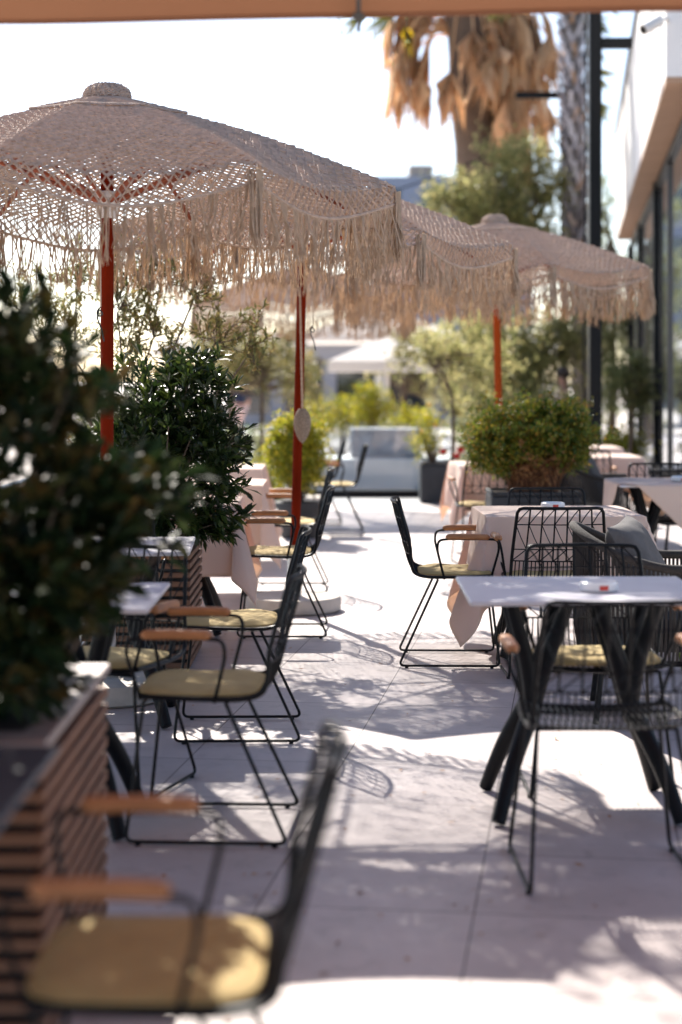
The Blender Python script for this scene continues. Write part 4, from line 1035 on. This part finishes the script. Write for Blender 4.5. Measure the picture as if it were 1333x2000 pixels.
for k in range(170):
    right = rng.random() < .72
    a = rng.uniform(-.9, .9) if right else rng.uniform(PI - .6, PI + .35); zz = rng.uniform(-2.6, .5) if right else rng.uniform(-1.0, .5); o_ = (math.cos(a), math.sin(a), rng.uniform(-.5, .15))
    fan(dl, ds, top + np.array((.34 * math.cos(a), .34 * math.sin(a), zz)), o_, rng.uniform(.7, 1.0), rng.uniform(.6, 1.2), rng.uniform(.3, 1.35) * (1 if zz > -1.2 else .75), 52, .75, .0065)
# specific hanging dead fronds seen in the photo
for (x, y, yy) in ((782, 95, 0), (820, 150, 1), (878, 140, 0), (975, 90, 0), (1010, 60, 1), (1040, 130, 0), (1070, 70, 0), (1060, 190, 1), (990, 190, 0), (955, 110, 0), (925, 60, 1)):
    p = pt(x, y, Yp - 1.0) - b; s0 = top + np.array((0, -.3, .4)); dl2, ds2 = dl, ds
    pp = smooth_path([s0, (s0 + p) / 2 + (0, 0, .25), p], 5); ds.tube(pp, np.linspace(.035, .018, len(pp)), 5)
    for k in range(40):
        l = rng.uniform(.4, 1.35); e = p + np.array((rng.normal(0, .17), rng.normal(0, .17), -l)); md = (p + e) / 2 + np.array((rng.normal(0, .10), rng.normal(0, .1), 0)); w1 = np.array((.012, rng.normal(0, .01), 0))
        dl.add([p, md + w1, e, md - w1], [(0, 1, 2), (0, 2, 3)])
dl.build('dead_fronds', M['frond_dead'], t); ds.build('leaf_stalks', M['frond_dead'], t)
gl = MB(); gs = MB()
for k in range(30):
    a = rng.uniform(0, 2 * PI); o_ = (math.cos(a), math.sin(a), rng.uniform(.1, 1.0)); fan(gl, gs, top + np.array((.2 * math.cos(a), .2 * math.sin(a), .5)), o_, rng.uniform(.05, .35), 1.1, 1.3, 24, 1.3, .035)
for (x, y) in ((770, 30), (720, 20), (1110, 40)):
    p = pt(x, y, Yp - .6) - b
    for k in range(20):
        l = rng.uniform(.4, .9); dd = norm(np.array((-1 if x < 900 else 1, 0, rng.uniform(-1.2, .3))) + rng.normal(0, .2, 3)); e = p + dd * l; md = (p + e) / 2; w1 = np.array((0, .01, .03)); gl.add([p, md + w1, e, md - w1], [(0, 1, 2), (0, 2, 3)])
gl.build('green_fronds', M['frond_green'], t); gs.build('green_stalks', M['frond_green'], t)
ym = MB(); p = pt(795, 50, Yp - 1.3) - b
for k in range(14):
    e = p + np.array((rng.normal(.05, .05), 0, -rng.uniform(.3, .7))); md = (p + e) / 2 + (rng.normal(0, .05), 0, 0); ym.add([p, md + (.03, 0, 0), e, md - (.03, 0, 0)], [(0, 1, 2), (0, 2, 3)])
ym.build('yellow_frond', M['frond_yellow'], t)

Yp = 30.0; t = thing('patterned_palm', 'palm with criss cross cut leaf bases on its trunk, beside the black post', 'palm tree', ((1140 - 666.5) * Yp / F, Yp, 0)); b = np.array(t.location)
pts = [np.array((0, 0, -.15)), pt(1136, 700, Yp) - b, pt(1128, 500, Yp) - b, pt(1121, 200, Yp) - b, pt(1118, -120, Yp) - b]
P = smooth_path(pts, 8); m = MB(); m.tube(P, np.interp(np.linspace(0, 1, len(P)), [0, .3, .45, 1], [.19, .165, .155, .16]), 16)
m.build('trunk', M['palmtrunk'], t)
m = MB()
zs = np.arange(3.55, 8.9, .12)
for i, z in enumerate(zs):
    k = np.searchsorted(P[:, 2], z) - 1; k = min(max(k, 0), len(P) - 2); f_ = (z - P[k, 2]) / (P[k + 1, 2] - P[k, 2]); c = P[k] * (1 - f_) + P[k + 1] * f_
    for j in range(7):
        a = 2 * PI * (j + .5 * (i % 2)) / 7 + (.25 * i) ; o_ = np.array((math.cos(a), math.sin(a), 0)); tg = np.array((-math.sin(a), math.cos(a), 0)); lean = .10 * (1 if (i // 1) % 2 else -1)
        p0 = c + o_ * .14; p1_ = c + o_ * .205 + tg * lean + np.array((0, 0, .17)); ex = rng.uniform(.2, .28)
        p2_ = c + o_ * ex + tg * lean * 1.35 + np.array((0, 0, .27 + rng.normal(0, .02)))
        wv = tg * .052 + np.array((0, 0, .012)); q0 = p0 - wv * .9; th_ = o_ * .022
        m.add([p0 - wv, p0 + wv, p1_ - wv * .75, p1_ + wv * .75, p2_ - wv * .6, p2_ + wv * .6, p1_ - wv * .75 - th_, p1_ + wv * .75 - th_, p2_ - wv * .6 - th_, p2_ + wv * .6 - th_],
              [(0, 1, 3, 2), (2, 3, 5, 4), (4, 5, 9, 8), (2, 4, 8, 6), (3, 7, 9, 5)])
m.build('leaf_bases', M['boot'], t, False)
gl = MB(); gs = MB(); top = P[-1]
for k in range(34):
    a = rng.uniform(0, 2 * PI); fan(gl, gs, top, (math.cos(a), math.sin(a), rng.uniform(-.3, .8)), rng.uniform(.2, .7), 1.0, 1.1, 20, 1.2, .035)
for (x, y, sx) in ((1165, 60, 1), (1165, 105, 1), (1170, 165, 1), (1168, 230, 1), (1120, 300, 1)):
    p = pt(x - 20, y - 25, Yp) - b
    for k in range(12):
        l = rng.uniform(.3, .55); dd = norm(np.array((sx, 0, rng.uniform(-.9, .2)))); e = p + dd * l + np.array((0, 0, -.12)); md = p + dd * l * .5; gl.add([p, md + (0, .01, .02), e, md - (0, .01, .02)], [(0, 1, 2), (0, 2, 3)])
gl.build('green_fronds', M['frond_green'], t); gs.build('leaf_stalks', M['frond_green'], t)

m = MB(); a_, b_ = pt(700, 395, 29), pt(1105, 235, 31.5); pp = [a_ * (1 - q) + b_ * q + np.array((0, 0, -.35 * 4 * q * (1 - q) * .25)) for q in np.linspace(0, 1, 20)]
pp = [pt(330, 450, 25)] + pp; m.tube(pp, .012, 5); o = m.build('overhead_cable', M['black']); tag(o, 'thin dark overhead cable running across the sky to the rear post', 'cable')

# ================================================================== PEOPLE (far away, blurred)
def person(label, X, Y, rz, shirt, walk=.2, first=[None]):
    t = thing('person', label, 'person', (X, Y, -.16), rz)
    J = [(0, 0, .95), (0, 0, 1.2), (0, 0, 1.42), (0, .0, 1.50), (0, .02, 1.60), (0, .02, 1.70),
         (.09, 0, .90), (.10, walk, .50), (.10, walk * .7, .07), (.10, walk * .7 + .13, .03), (-.09, 0, .90), (-.10, -walk * .3, .50), (-.10, -walk * 1.3, .09), (-.10, -walk * 1.2 + .12, .03),
         (.18, 0, 1.38), (.23, -.06, 1.12), (.22, .10, .92), (.22, .16, .83), (-.18, 0, 1.38), (-.23, .02, 1.12), (-.22, .08, .90), (-.22, .12, .81)]
    E = [(0, 1), (1, 2), (2, 3), (3, 4), (4, 5), (0, 6), (6, 7), (7, 8), (8, 9), (0, 10), (10, 11), (11, 12), (12, 13), (2, 14), (14, 15), (15, 16), (16, 17), (2, 18), (18, 19), (19, 20), (20, 21)]
    rad = [.13, .12, .12, .055, .085, .07, .085, .06, .04, .03, .085, .06, .04, .03, .055, .04, .03, .022, .055, .04, .03, .022]
    def sk(name, idx, m_, grow=1, par=None, lim=None):
        mp = {j: i for i, j in enumerate(idx)}; ed = [(mp[a], mp[b]) for a, b in E if a in mp and b in mp]
        me = bpy.data.meshes.new(name); me.from_pydata([J[j] for j in idx], ed, []); me.materials.append(m_)
        o = bpy.data.objects.new(name, me); COL.objects.link(o); o.parent = par
        s_ = o.modifiers.new('skin', 'SKIN'); me.skin_vertices[0].data[0].use_root = True
        for j in idx: r_ = rad[j] * grow; me.skin_vertices[0].data[mp[j]].radius = (r_, r_ * .85)
        o.modifiers.new('sub', 'SUBSURF').render_levels = 2; return o
    sk('body', list(range(22)), M['skin'], 1, t); sk('shirt', [0, 1, 2, 14, 15, 18, 19], shirt, 1.16, t)
    sk('shorts', [0, 6, 7, 10, 11], M['navy'] if shirt != M['navy'] else M['palecloth'], 1.18, t)
    MB().blob((0, .0, 1.70), (.095, .11, .10)).build('hair', M['hair'], t); return t
person('distant blurred person in a dark navy top beyond the left tables', (468 - 666.5) * 40 / F, 40, .6, M['navy'])
person('distant blurred person in a pale top beside the patterned palm trunk', (1100 - 666.5) * 26 / F, 26.0, 1.2, M['palecloth'], .1)
person('distant blurred person in a pink top beyond the left railing', (98 - 666.5) * 33 / F, 33, -.5, M['pinkcloth'])
